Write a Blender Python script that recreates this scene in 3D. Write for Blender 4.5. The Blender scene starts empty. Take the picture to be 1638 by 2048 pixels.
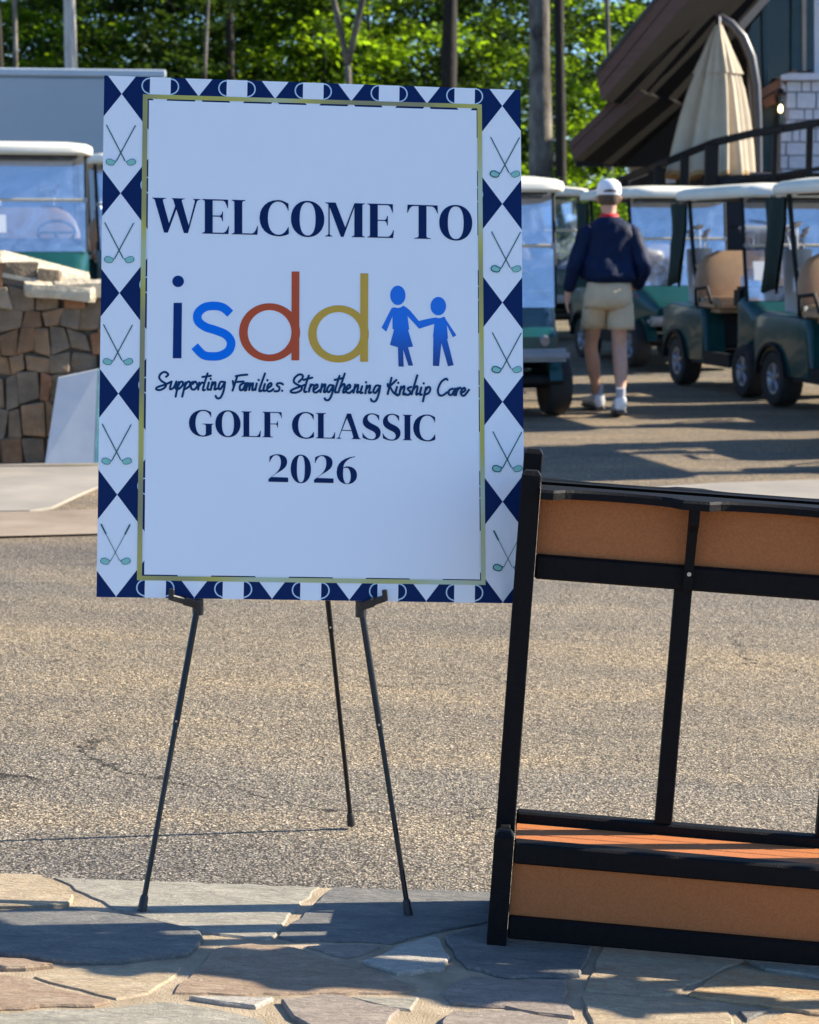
import bpy, bmesh, math, random
from mathutils import Vector, Matrix, noise
random.seed(7)
R = math.radians
SC = bpy.context.scene
COL = SC.collection
# ---------------------------------------------------------------- camera
CH = 1.35; FPX = 4000.0; TH = math.atan(540 / FPX)
cam = bpy.data.cameras.new('camera'); cam.sensor_fit = 'VERTICAL'; cam.sensor_height = 36; cam.sensor_width = 28.8
cam.lens = FPX / 2048 * 36; cam.clip_end = 600; cam.clip_start = 0.1
cam.dof.use_dof = True; cam.dof.focus_distance = 4.08; cam.dof.aperture_fstop = 9
co = bpy.data.objects.new('camera', cam); COL.objects.link(co)
co.location = (0, 0, CH); co.rotation_euler = (math.pi / 2 - TH, 0, 0); SC.camera = co
# ---------------------------------------------------------------- light
S = Vector((1.77, .37, 1.0)).normalized()          # towards the sun
EL = math.asin(S.z); AZ = math.atan2(S.x, S.y)
w = bpy.data.worlds.new('World'); SC.world = w; w.use_nodes = True
nt = w.node_tree; bg = nt.nodes['Background']
sky = nt.nodes.new('ShaderNodeTexSky'); sky.sky_type = 'NISHITA'; sky.sun_disc = False
sky.sun_elevation = EL; sky.sun_rotation = AZ; sky.air_density = 1.0; sky.dust_density = 0.4; sky.ozone_density = 3.0
tint = nt.nodes.new('ShaderNodeMix'); tint.data_type = 'RGBA'; tint.blend_type = 'MULTIPLY'; tint.inputs['Factor'].default_value = 1; tint.inputs['B'].default_value = (.78, .97, 1.22, 1)
nt.links.new(sky.outputs[0], tint.inputs['A']); nt.links.new(tint.outputs['Result'], bg.inputs[0]); bg.inputs[1].default_value = 0.082
sl = bpy.data.lights.new('sun', 'SUN'); sl.energy = 5.0; sl.angle = R(.55); sl.color = (1.0, .90, .74)
so = bpy.data.objects.new('sun', sl); COL.objects.link(so); so.rotation_euler = S.to_track_quat('Z', 'Y').to_euler(); so.location = (8, 2, 12)
SC.view_settings.view_transform = 'Standard'; SC.view_settings.look = 'None'; SC.view_settings.gamma = 1; SC.view_settings.exposure = 1.38
SC.view_settings.use_curve_mapping = False

# ---------------------------------------------------------------- pixel -> world helpers
_F = Vector((0, math.cos(TH), -math.sin(TH))); _U = Vector((0, math.sin(TH), math.cos(TH))); _C = Vector((0, 0, CH))
def ray(u, v): return _F + Vector((1, 0, 0)) * ((u - 819) / FPX) - _U * ((v - 1024) / FPX)
def onp(u, v, P, n):
    r = ray(u, v); return _C + r * ((P - _C).dot(n) / r.dot(n))
def aty(u, v, y):
    r = ray(u, v); return _C + r * (y / r.y)
def sstep(a, b, x):
    t = max(0, min(1, (x - a) / (b - a))); return t * t * (3 - 2 * t)
def gz(x, y):
    z = -.06 * max(-3.5, min(3.5, x)) * (1 - sstep(5.5, 11, y)) * sstep(-12, 0, y)
    z += .12 * sstep(19, 24, y) + .25 * sstep(24, 29, y) + max(0, y - 31) * .085 * sstep(30, 40, y)
    return z
def G(u, v):
    r = ray(u, v); z = 0
    for _ in range(30):
        t = (z - CH) / r.z; p = _C + r * t; z = gz(p.x, p.y)
    return Vector((p.x, p.y, z))

# ---------------------------------------------------------------- materials
def new_mat(name):
    m = bpy.data.materials.new(name); m.use_nodes = True
    return m, m.node_tree, m.node_tree.nodes['Principled BSDF']
def N(nt, t, **k):
    n = nt.nodes.new(t)
    for a, b in k.items(): setattr(n, a, b)
    return n
def setin(n, **k):
    for a, b in k.items(): n.inputs[a.replace('_', ' ')].default_value = b
def rgb(c): return (c[0], c[1], c[2], 1)
def pm(name, c, rough=.6, var=.12, scale=8., bump=.0, bscale=60., metal=0., spec=.5, coat=0., stretch=None, c2=None, detail=4.):
    m, nt, b = new_mat(name); L = nt.links.new
    tc = N(nt, 'ShaderNodeTexCoord'); mp = N(nt, 'ShaderNodeMapping'); L(tc.outputs['Object'], mp.inputs[0])
    if stretch: mp.inputs['Scale'].default_value = stretch
    n1 = N(nt, 'ShaderNodeTexNoise'); setin(n1, Scale=scale, Detail=detail, Roughness=.6); L(mp.outputs[0], n1.inputs[0])
    cr = N(nt, 'ShaderNodeValToRGB'); L(n1.outputs[0], cr.inputs[0])
    c2 = c2 or tuple(min(1, x * (1 + var)) for x in c); c1 = tuple(x * (1 - var) for x in c)
    cr.color_ramp.elements[0].position = .3; cr.color_ramp.elements[1].position = .7
    cr.color_ramp.elements[0].color = rgb(c1); cr.color_ramp.elements[1].color = rgb(c2)
    L(cr.outputs[0], b.inputs['Base Color'])
    b.inputs['Roughness'].default_value = rough; b.inputs['Metallic'].default_value = metal
    b.inputs['Specular IOR Level'].default_value = spec; b.inputs['Coat Weight'].default_value = coat
    if bump:
        n2 = N(nt, 'ShaderNodeTexNoise'); setin(n2, Scale=bscale, Detail=5., Roughness=.6); L(mp.outputs[0], n2.inputs[0])
        bp = N(nt, 'ShaderNodeBump'); setin(bp, Strength=min(1, bump), Distance=.004 if bscale > 30 else .02); L(n2.outputs[0], bp.inputs['Height']); L(bp.outputs[0], b.inputs['Normal'])
    return m

def asphalt_mat():
    m, nt, b = new_mat('asphalt'); L = nt.links.new
    tc = N(nt, 'ShaderNodeTexCoord')
    dn = N(nt, 'ShaderNodeTexNoise'); setin(dn, Scale=60., Detail=2.); L(tc.outputs['Object'], dn.inputs[0])
    ad = N(nt, 'ShaderNodeVectorMath', operation='MULTIPLY_ADD'); ad.inputs[1].default_value = (.012, .012, 0); L(dn.outputs['Color'], ad.inputs[0]); L(tc.outputs['Object'], ad.inputs[2])
    vo = N(nt, 'ShaderNodeTexVoronoi'); setin(vo, Scale=140., Randomness=1.); L(ad.outputs[0], vo.inputs['Vector'])
    vb = N(nt, 'ShaderNodeTexVoronoi'); setin(vb, Scale=52., Randomness=1.); L(ad.outputs[0], vb.inputs['Vector'])
    # stone colour per cell
    sep = N(nt, 'ShaderNodeSeparateColor'); L(vo.outputs['Color'], sep.inputs[0])
    cr = N(nt, 'ShaderNodeValToRGB'); L(sep.outputs[0], cr.inputs[0]); e = cr.color_ramp.elements
    e[0].position = 0; e[0].color = (.14, .135, .125, 1); e[1].position = 1; e[1].color = (.70, .64, .55, 1)
    for p, c in ((.3, (.30, .28, .245, 1)), (.6, (.41, .38, .335, 1)), (.85, (.46, .39, .30, 1))):
        k = e.new(p); k.color = c
    # binder in the gaps
    gap = N(nt, 'ShaderNodeMapRange'); setin(gap, From_Min=.35, From_Max=.75, To_Min=1, To_Max=0); L(vo.outputs['Distance'], gap.inputs[0])
    hn = N(nt, 'ShaderNodeTexNoise'); setin(hn, Scale=190., Detail=3., Roughness=.7); L(tc.outputs['Object'], hn.inputs[0])
    hm = N(nt, 'ShaderNodeMapRange'); setin(hm, From_Min=.40, From_Max=.50, To_Min=0, To_Max=1); L(hn.outputs[0], hm.inputs[0])
    mul = N(nt, 'ShaderNodeMath', operation='MULTIPLY'); L(gap.outputs[0], mul.inputs[0]); L(hm.outputs[0], mul.inputs[1])
    mx = N(nt, 'ShaderNodeMix', data_type='RGBA'); mx.inputs['A'].default_value = (.085, .073, .06, 1); L(cr.outputs[0], mx.inputs['B']); L(mul.outputs[0], mx.inputs['Factor'])
    # broad patches: tan dust, grey seal bands lying along x
    mp = N(nt, 'ShaderNodeMapping'); mp.inputs['Scale'].default_value = (.35, 1.3, 1); L(tc.outputs['Object'], mp.inputs[0])
    bn = N(nt, 'ShaderNodeTexNoise'); setin(bn, Scale=1.6, Detail=5., Roughness=.62); L(mp.outputs[0], bn.inputs[0])
    br = N(nt, 'ShaderNodeValToRGB'); L(bn.outputs[0], br.inputs[0]); q = br.color_ramp.elements
    q[0].position = .30; q[0].color = (.70, .72, .76, 1); q[1].position = .68; q[1].color = (1.30, 1.20, 1.02, 1); k = q.new(.5); k.color = (1.0, .98, .93, 1)
    m2 = N(nt, 'ShaderNodeMix', data_type='RGBA', blend_type='MULTIPLY'); m2.inputs['Factor'].default_value = 1; L(mx.outputs['Result'], m2.inputs['A']); L(br.outputs[0], m2.inputs['B'])
    # tan worn band ~ 5.5-7.5 m out, greyer fresher strip next to the patio
    sx = N(nt, 'ShaderNodeSeparateXYZ'); L(tc.outputs['Object'], sx.inputs[0])
    wob = N(nt, 'ShaderNodeTexNoise'); setin(wob, Scale=3., Detail=4.); L(tc.outputs['Object'], wob.inputs[0])
    ay = N(nt, 'ShaderNodeMath', operation='MULTIPLY_ADD'); ay.inputs[1].default_value = .5; L(wob.outputs[0], ay.inputs[0]); L(sx.outputs['Y'], ay.inputs[2])
    bd = N(nt, 'ShaderNodeValToRGB'); mr = N(nt, 'ShaderNodeMapRange'); setin(mr, From_Min=4., From_Max=24.); L(ay.outputs[0], mr.inputs[0]); L(mr.outputs[0], bd.inputs[0])
    q = bd.color_ramp.elements; q[0].position = 0; q[0].color = (1.02, .98, .92, 1); q[1].position = 1; q[1].color = (.9, .88, .82, 1)
    for p, c in ((.065, (1.0, .97, .92, 1)), (.075, (1.12, 1.04, .90, 1)), (.15, (1.10, 1.02, .88, 1)), (.19, (.92, .9, .87, 1)), (.25, (.85, .80, .75, 1)), (.29, (1.05, .95, .82, 1)), (.6, (1.0, .9, .75, 1))):
        k = q.new(p); k.color = c
    m3 = N(nt, 'ShaderNodeMix', data_type='RGBA', blend_type='MULTIPLY'); m3.inputs['Factor'].default_value = 1; L(m2.outputs['Result'], m3.inputs['A']); L(bd.outputs[0], m3.inputs['B'])
    ck = N(nt, 'ShaderNodeTexNoise'); setin(ck, Scale=2.2, Detail=6., Roughness=.6); L(tc.outputs['Object'], ck.inputs[0])
    cv = N(nt, 'ShaderNodeVectorMath', operation='MULTIPLY_ADD'); cv.inputs[1].default_value = (.9, .9, 0); L(ck.outputs['Color'], cv.inputs[0]); L(tc.outputs['Object'], cv.inputs[2])
    vc = N(nt, 'ShaderNodeTexVoronoi', feature='DISTANCE_TO_EDGE'); setin(vc, Scale=.75); L(cv.outputs[0], vc.inputs['Vector'])
    cm = N(nt, 'ShaderNodeMapRange'); setin(cm, From_Min=.0015, From_Max=.005, To_Min=1, To_Max=0); L(vc.outputs['Distance'], cm.inputs[0])
    cn = N(nt, 'ShaderNodeTexNoise'); setin(cn, Scale=.8, Detail=3.); L(tc.outputs['Object'], cn.inputs[0])
    cq = N(nt, 'ShaderNodeMapRange'); setin(cq, From_Min=.50, From_Max=.58, To_Min=0, To_Max=1); L(cn.outputs[0], cq.inputs[0])
    cz = N(nt, 'ShaderNodeMath', operation='MULTIPLY'); L(cm.outputs[0], cz.inputs[0]); L(cq.outputs[0], cz.inputs[1])
    m4 = N(nt, 'ShaderNodeMix', data_type='RGBA'); m4.inputs['B'].default_value = (.03, .027, .022, 1); L(cz.outputs[0], m4.inputs['Factor']); L(m3.outputs['Result'], m4.inputs['A'])
    L(m4.outputs['Result'], b.inputs['Base Color'])
    b.inputs['Roughness'].default_value = .9; b.inputs['Specular IOR Level'].default_value = .25
    # bump
    mb = N(nt, 'ShaderNodeMath', operation='MULTIPLY_ADD'); mb.inputs[1].default_value = -.6; L(vo.outputs['Distance'], mb.inputs[0]); L(hn.outputs[0], mb.inputs[2])
    mb2 = N(nt, 'ShaderNodeMath', operation='MULTIPLY_ADD'); mb2.inputs[1].default_value = -.7; L(vb.outputs['Distance'], mb2.inputs[0]); L(mb.outputs[0], mb2.inputs[2])
    bp = N(nt, 'ShaderNodeBump'); setin(bp, Strength=1., Distance=.0075); L(mb2.outputs[0], bp.inputs['Height']); L(bp.outputs[0], b.inputs['Normal'])
    return m
M = {}
M['asphalt'] = asphalt_mat()
def slate_mat(name, c, c2, streak=1.):
    m, nt, b = new_mat(name); L = nt.links.new
    tc = N(nt, 'ShaderNodeTexCoord'); mp = N(nt, 'ShaderNodeMapping'); mp.inputs['Scale'].default_value = (1, 3.2, 1); mp.inputs['Rotation'].default_value = (0, 0, random.uniform(-.5, .5)); L(tc.outputs['Object'], mp.inputs[0])
    n1 = N(nt, 'ShaderNodeTexNoise'); setin(n1, Scale=9., Detail=8., Roughness=.65, Distortion=.6); L(mp.outputs[0], n1.inputs[0])
    cr = N(nt, 'ShaderNodeValToRGB'); L(n1.outputs[0], cr.inputs[0]); e = cr.color_ramp.elements
    e[0].position = .33; e[0].color = rgb(c); e[1].position = .66; e[1].color = rgb(c2)
    n3 = N(nt, 'ShaderNodeTexNoise'); setin(n3, Scale=300., Detail=3.); L(tc.outputs['Object'], n3.inputs[0])
    g = N(nt, 'ShaderNodeMapRange'); setin(g, From_Min=.3, From_Max=.7, To_Min=.86, To_Max=1.12); L(n3.outputs[0], g.inputs[0])
    mx = N(nt, 'ShaderNodeMix', data_type='RGBA', blend_type='MULTIPLY'); mx.inputs['Factor'].default_value = 1; L(cr.outputs[0], mx.inputs['A']); L(g.outputs[0], mx.inputs['B']); L(mx.outputs['Result'], b.inputs['Base Color'])
    n5 = N(nt, 'ShaderNodeTexNoise'); setin(n5, Scale=38., Detail=8., Roughness=.75, Distortion=1.5); L(mp.outputs[0], n5.inputs[0])
    g5 = N(nt, 'ShaderNodeMapRange'); setin(g5, From_Min=.34, From_Max=.62, To_Min=.66, To_Max=1.12); L(n5.outputs[0], g5.inputs[0])
    m5 = N(nt, 'ShaderNodeMix', data_type='RGBA', blend_type='MULTIPLY'); m5.inputs['Factor'].default_value = 1; L(mx.outputs['Result'], m5.inputs['A']); L(g5.outputs[0], m5.inputs['B']); L(m5.outputs['Result'], b.inputs['Base Color'])
    b.inputs['Roughness'].default_value = .75; b.inputs['Specular IOR Level'].default_value = .3
    n2 = N(nt, 'ShaderNodeTexNoise'); setin(n2, Scale=22., Detail=9., Roughness=.68, Distortion=1.2); L(mp.outputs[0], n2.inputs[0])
    bp = N(nt, 'ShaderNodeBump'); setin(bp, Strength=.9, Distance=.008); L(n2.outputs[0], bp.inputs['Height']); L(bp.outputs[0], b.inputs['Normal'])
    return m
M['st_tan'] = slate_mat('flagstone tan', (.36, .27, .165), (.46, .37, .25))
M['st_grey'] = slate_mat('flagstone grey', (.26, .24, .19), (.38, .345, .27))
M['st_blue'] = slate_mat('flagstone blue grey', (.13, .13, .125), (.22, .205, .175))
M['st_purple'] = slate_mat('flagstone purple grey', (.24, .195, .16), (.34, .285, .225))
M['st_red'] = slate_mat('flagstone red brown', (.29, .195, .125), (.37, .28, .19))
M['st_orange'] = slate_mat('flagstone orange', (.44, .27, .13), (.46, .36, .22))
M['st_pale'] = slate_mat('flagstone pale', (.36, .33, .28), (.48, .43, .35))
M['mortar'] = pm('sand mortar', (.33, .26, .17), .95, .2, 14, .9, 240, c2=(.44, .35, .24), spec=.2)
M['concrete'] = pm('concrete', (.27, .25, .215), .9, .14, 1.8, .4, 120, c2=(.33, .295, .245), spec=.2, detail=8)
M['concrete_tan'] = pm('tan worn concrete', (.26, .20, .145), .92, .18, 2.2, .4, 120, c2=(.33, .27, .20), spec=.2, detail=8)
M['forest_floor'] = pm('forest floor', (.05, .06, .02), 1, .4, .8, .5, 8, c2=(.10, .09, .05))
M['board'] = pm('sign card sky tinted white', (.85, .89, .92), .45, .008, 3, 0, spec=.4)  # white card; a little blue sky shade is put into its colour
M['navy'] = pm('navy print', (.001, .018, .095), .5, .03, 3, spec=.15)
M['navy_text'] = pm('navy lettering', (.001, .018, .092), .5, .03, 3, spec=.15)
M['script'] = pm('script blue lettering', (.0, .042, .135), .5, .03, 3, spec=.15)
M['iblue'] = pm('deep blue print', (.0, .03, .17), .5, .02, 3, spec=.15)
M['sblue'] = pm('bright blue print', (.0, .19, .80), .5, .02, 3, spec=.15)
M['rust'] = pm('rust red print', (.56, .095, .035), .5, .02, 3, spec=.15)
M['ochre'] = pm('ochre print', (.64, .39, .06), .5, .02, 3, spec=.15)
M['mint'] = pm('mint print', (.28, .60, .52), .5, .02, 3, spec=.15)
M['teal_line'] = pm('teal line print', (.005, .11, .13), .5, .02, 3, spec=.15)
M['mugline'] = pm('pale mug outline print', (.50, .66, .78), .42, .02, 3)
def gold_mat():
    m, nt, b = new_mat('gold foil print'); L = nt.links.new
    tc = N(nt, 'ShaderNodeTexCoord'); mp = N(nt, 'ShaderNodeMapping'); mp.inputs['Rotation'].default_value = (0, 0, .8); L(tc.outputs['Object'], mp.inputs[0])
    n1 = N(nt, 'ShaderNodeTexNoise'); setin(n1, Scale=3.2, Detail=1.); L(mp.outputs[0], n1.inputs[0])
    cr = N(nt, 'ShaderNodeValToRGB'); L(n1.outputs[0], cr.inputs[0]); e = cr.color_ramp.elements
    e[0].position = .36; e[0].color = (.30, .28, .13, 1); e[1].position = .62; e[1].color = (.50, .60, .42, 1); k = e.new(.48); k.color = (.52, .47, .08, 1)
    L(cr.outputs[0], b.inputs['Base Color']); b.inputs['Roughness'].default_value = .4
    return m
M['gold'] = gold_mat()
def grad_mat():
    m, nt, b = new_mat('figure gradient print'); L = nt.links.new
    tc = N(nt, 'ShaderNodeTexCoord'); sp = N(nt, 'ShaderNodeSeparateXYZ'); L(tc.outputs['Object'], sp.inputs[0])
    mr = N(nt, 'ShaderNodeMapRange'); setin(mr, From_Min=.44, From_Max=.61); mr.interpolation_type = 'SMOOTHSTEP'; L(sp.outputs['Y'], mr.inputs[0])
    cr = N(nt, 'ShaderNodeValToRGB'); L(mr.outputs[0], cr.inputs[0]); e = cr.color_ramp.elements
    e[0].position = .25; e[0].color = (.0, .17, .72, 1); e[1].position = .95; e[1].color = (.004, .04, .22, 1); L(cr.outputs[0], b.inputs['Base Color'])
    b.inputs['Roughness'].default_value = .42
    return m
M['figure'] = grad_mat()
M['black_metal'] = pm('black powder coated tube', (.006, .006, .008), .3, .2, 40, spec=.4)
M['black_plastic'] = pm('black plastic', (.014, .014, .016), .45, .2, 60, .2, 200)
M['rack_black'] = pm('charcoal recycled lumber', (.005, .0048, .0055), .6, .25, 60, .45, 260, spec=.14)
M['rack_orange'] = pm('cedar recycled panel', (.40, .130, .038), .62, .12, 260, .4, 420, c2=(.46, .165, .055), spec=.25)
M['steel'] = pm('steel', (.5, .5, .5), .3, .05, 20, metal=1)
M['cart_green'] = pm('green cart body', (.002, .050, .048), .32, .12, 3, coat=.25, spec=.4)
M['cart_dark'] = pm('dark plastic trim', (.010, .012, .014), .6, .2, 20, .2, 80, spec=.2)
M['cart_grey'] = pm('grey bumper plastic', (.22, .24, .26), .5, .1, 12)
M['cream'] = pm('cream roof plastic', (.72, .69, .58), .45, .05, 4)
M['seat_tan'] = pm('tan seat vinyl', (.36, .22, .12), .5, .08, 10, .3, 60)
M['tyre'] = pm('tyre rubber', (.016, .016, .016), .8, .25, 30, .6, 120)
M['rim'] = pm('silver wheel cover', (.26, .28, .31), .35, .1, 10, metal=.6)
M['curtain'] = pm('dark green bag curtain', (.003, .020, .016), .8, .2, 12, .4, 40)
M['bag_white'] = pm('grey white golf bag', (.45, .46, .48), .6, .15, 10)
M['strip'] = pm('tan windshield seam strip', (.55, .48, .36), .5, .05, 10)
M['paper'] = pm('white paper card', (.85, .86, .88), .6, .02, 10)
M['jug'] = pm('pale plastic jug', (.62, .68, .78), .45, .05, 10)
def glass_mat(name, tint, mixf, haze, hazec):
    m, nt, b = new_mat(name); L = nt.links.new; nt.nodes.remove(b)
    out = nt.nodes['Material Output']
    tr = N(nt, 'ShaderNodeBsdfTransparent'); tr.inputs[0].default_value = rgb(tint)
    gl = N(nt, 'ShaderNodeBsdfGlossy'); gl.inputs['Roughness'].default_value = .06; gl.inputs[0].default_value = (1, 1, 1, 1)
    df = N(nt, 'ShaderNodeBsdfDiffuse'); df.inputs[0].default_value = rgb(hazec)
    tc = N(nt, 'ShaderNodeTexCoord'); n1 = N(nt, 'ShaderNodeTexNoise'); setin(n1, Scale=3.5, Detail=6., Roughness=.7, Distortion=1.5); L(tc.outputs['Object'], n1.inputs[0])
    mr = N(nt, 'ShaderNodeMapRange'); setin(mr, From_Min=.35, From_Max=.7, To_Min=haze * .15, To_Max=haze * 1.6); L(n1.outputs[0], mr.inputs[0])
    m1 = N(nt, 'ShaderNodeMixShader'); L(mr.outputs[0], m1.inputs[0]); L(tr.outputs[0], m1.inputs[1]); L(df.outputs[0], m1.inputs[2])
    fr = N(nt, 'ShaderNodeFresnel'); fr.inputs[0].default_value = 1.5
    ma = N(nt, 'ShaderNodeMath', operation='MULTIPLY_ADD'); ma.inputs[1].default_value = 1.0; ma.inputs[2].default_value = mixf; ma.use_clamp = True; L(fr.outputs[0], ma.inputs[0])
    bp = N(nt, 'ShaderNodeBump'); setin(bp, Strength=.25, Distance=.02); n2 = N(nt, 'ShaderNodeTexNoise'); setin(n2, Scale=2.2, Detail=1.); L(tc.outputs['Object'], n2.inputs[0]); L(n2.outputs[0], bp.inputs['Height']); L(bp.outputs[0], gl.inputs['Normal'])
    m2 = N(nt, 'ShaderNodeMixShader'); L(ma.outputs[0], m2.inputs[0]); L(m1.outputs[0], m2.inputs[1]); L(gl.outputs[0], m2.inputs[2])
    L(m2.outputs[0], out.inputs[0])
    return m
M['windshield'] = glass_mat('scratched windshield with painted sky', (.62, .72, .88), .34, .45, (.40, .52, .75))  # scratch haze, its blue diffuse colour also painting the sky reflection
M['window'] = glass_mat('window glass', (.25, .30, .32), .0, .01, (.2, .25, .3))
def leaf_mat(name, c, tcol):
    m, nt, b = new_mat(name); L = nt.links.new; nt.nodes.remove(b); out = nt.nodes['Material Output']
    oi = N(nt, 'ShaderNodeNewGeometry'); hs = N(nt, 'ShaderNodeHueSaturation')
    mr = N(nt, 'ShaderNodeMapRange'); setin(mr, To_Min=.6, To_Max=1.35); L(oi.outputs['Random Per Island'], mr.inputs[0]); L(mr.outputs[0], hs.inputs['Value'])
    mh = N(nt, 'ShaderNodeMapRange'); setin(mh, To_Min=.48, To_Max=.52); L(oi.outputs['Random Per Island'], mh.inputs[0]); L(mh.outputs[0], hs.inputs['Hue'])
    hs.inputs['Color'].default_value = rgb(c)
    df = N(nt, 'ShaderNodeBsdfDiffuse'); L(hs.outputs[0], df.inputs[0])
    h2 = N(nt, 'ShaderNodeHueSaturation'); h2.inputs['Color'].default_value = rgb(tcol); L(mr.outputs[0], h2.inputs['Value'])
    tl = N(nt, 'ShaderNodeBsdfTranslucent'); L(h2.outputs[0], tl.inputs[0])
    gl = N(nt, 'ShaderNodeBsdfGlossy'); gl.inputs['Roughness'].default_value = .4; gl.inputs[0].default_value = (.5, .55, .5, 1)
    a = N(nt, 'ShaderNodeMixShader'); a.inputs[0].default_value = .5; L(df.outputs[0], a.inputs[1]); L(tl.outputs[0], a.inputs[2])
    c_ = N(nt, 'ShaderNodeMixShader'); c_.inputs[0].default_value = .06; L(a.outputs[0], c_.inputs[1]); L(gl.outputs[0], c_.inputs[2]); L(c_.outputs[0], out.inputs[0])
    return m
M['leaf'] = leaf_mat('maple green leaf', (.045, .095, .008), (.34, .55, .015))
M['leaf_dark'] = leaf_mat('shade darkened leaf', (.015, .035, .007), (.05, .09, .01))  # darkened leaf copy, paints the shaded gaps of the wood
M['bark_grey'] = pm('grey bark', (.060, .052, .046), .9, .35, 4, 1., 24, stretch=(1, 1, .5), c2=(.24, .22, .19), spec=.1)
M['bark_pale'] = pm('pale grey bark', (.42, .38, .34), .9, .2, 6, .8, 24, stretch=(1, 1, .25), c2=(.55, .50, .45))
M['bark_dark'] = pm('dark bark', (.016, .012, .009), .9, .3, 6, .8, 24, stretch=(1, 1, .25))  # near-black bark tone
M['fascia'] = pm('weathered brown fascia board', (.085, .042, .029), .7, .2, 4, .3, 60, stretch=(.3, 1, 3))
M['soffit'] = pm('shade black soffit', (.006, .005, .0045), .9, .3, 6, spec=.1)  # shade under the eaves is put into this near-black colour
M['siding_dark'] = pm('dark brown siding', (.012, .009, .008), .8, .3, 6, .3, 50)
M['shingle'] = pm('charcoal roof shingles', (.05, .05, .05), .9, .3, 8, .8, 20)
M['beam'] = pm('beige painted beam', (.34, .29, .24), .7, .1, 6)
M['frame_teal'] = pm('dark teal window frame', (.012, .05, .065), .45, .2, 6)
M['white_wall'] = pm('white painted wall', (.62, .64, .68), .8, .06, 5)
M['white_stone'] = pm('white painted stone', (.60, .62, .68), .85, .10, 12, .8, 40)
M['stone_joint'] = pm('dark stone joint', (.26, .27, .31), .9, .2, 12)
M['sill'] = pm('cedar sill board', (.22, .09, .045), .6, .2, 8)
M['rail'] = pm('dark bronze railing', (.010, .009, .010), .5, .2, 10, spec=.2)
M['deck'] = pm('dark deck boards', (.012, .012, .015), .8, .2, 8, .3, 50)
M['canvas'] = pm('beige umbrella canvas', (.48, .40, .285), .85, .07, 8, .4, 90)
M['canvas_trim'] = pm('tan canvas edging', (.36, .22, .09), .85, .07, 8)
M['pole'] = pm('bronze umbrella mast', (.045, .045, .055), .4, .1, 8)
M['trailer'] = pm('pale grey trailer panel', (.36, .42, .46), .5, .06, .6, c2=(.40, .46, .50))
M['trailer_trim'] = pm('trailer rail', (.45, .52, .58), .5, .06, 2)
M['teal_edge'] = pm('teal panel edge', (.04, .15, .19), .6, .5, 9)
M['panel_white'] = pm('pale foam panel', (.50, .53, .57), .7, .1, 4, c2=(.58, .58, .58))
M['skin'] = pm('skin', (.56, .31, .205), .55, .1, 12, spec=.4)
M['hair'] = pm('short brown grey hair', (.09, .06, .04), .8, .3, 60, .5, 200)
M['jacket'] = pm('navy jacket nylon', (.001, .009, .038), .65, .35, 5, 1., 7, spec=.18)
M['red_knit'] = pm('red collar', (.50, .01, .02), .7, .1, 20)
M['khaki'] = pm('khaki shorts', (.54, .43, .28), .8, .08, 8, .9, 11)
M['cap'] = pm('white cap', (.74, .74, .76), .8, .04, 10)
M['sock'] = pm('grey socks', (.40, .42, .48), .9, .1, 30)
M['shoe'] = pm('white leather shoes', (.72, .72, .72), .5, .06, 12)
M['sole'] = pm('shoe sole', (.07, .065, .06), .8, .2, 12)
for i, c in enumerate([(.19, .135, .085), (.25, .155, .085), (.26, .125, .06), (.17, .13, .09), (.28, .215, .145), (.20, .11, .055)]):
    M['ws%d' % i] = pm('wall stone %s' % 'abcdef'[i], c, .9, .25, 10, .9, 26, c2=tuple(x * 1.35 for x in c))
M['cap_stone'] = pm('pale cap stone', (.52, .43, .29), .9, .15, 7, 1., 24, c2=(.62, .53, .38))
M['wall_mortar'] = pm('wall mortar', (.22, .185, .145), .95, .2, 20, .6, 60)

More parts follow.
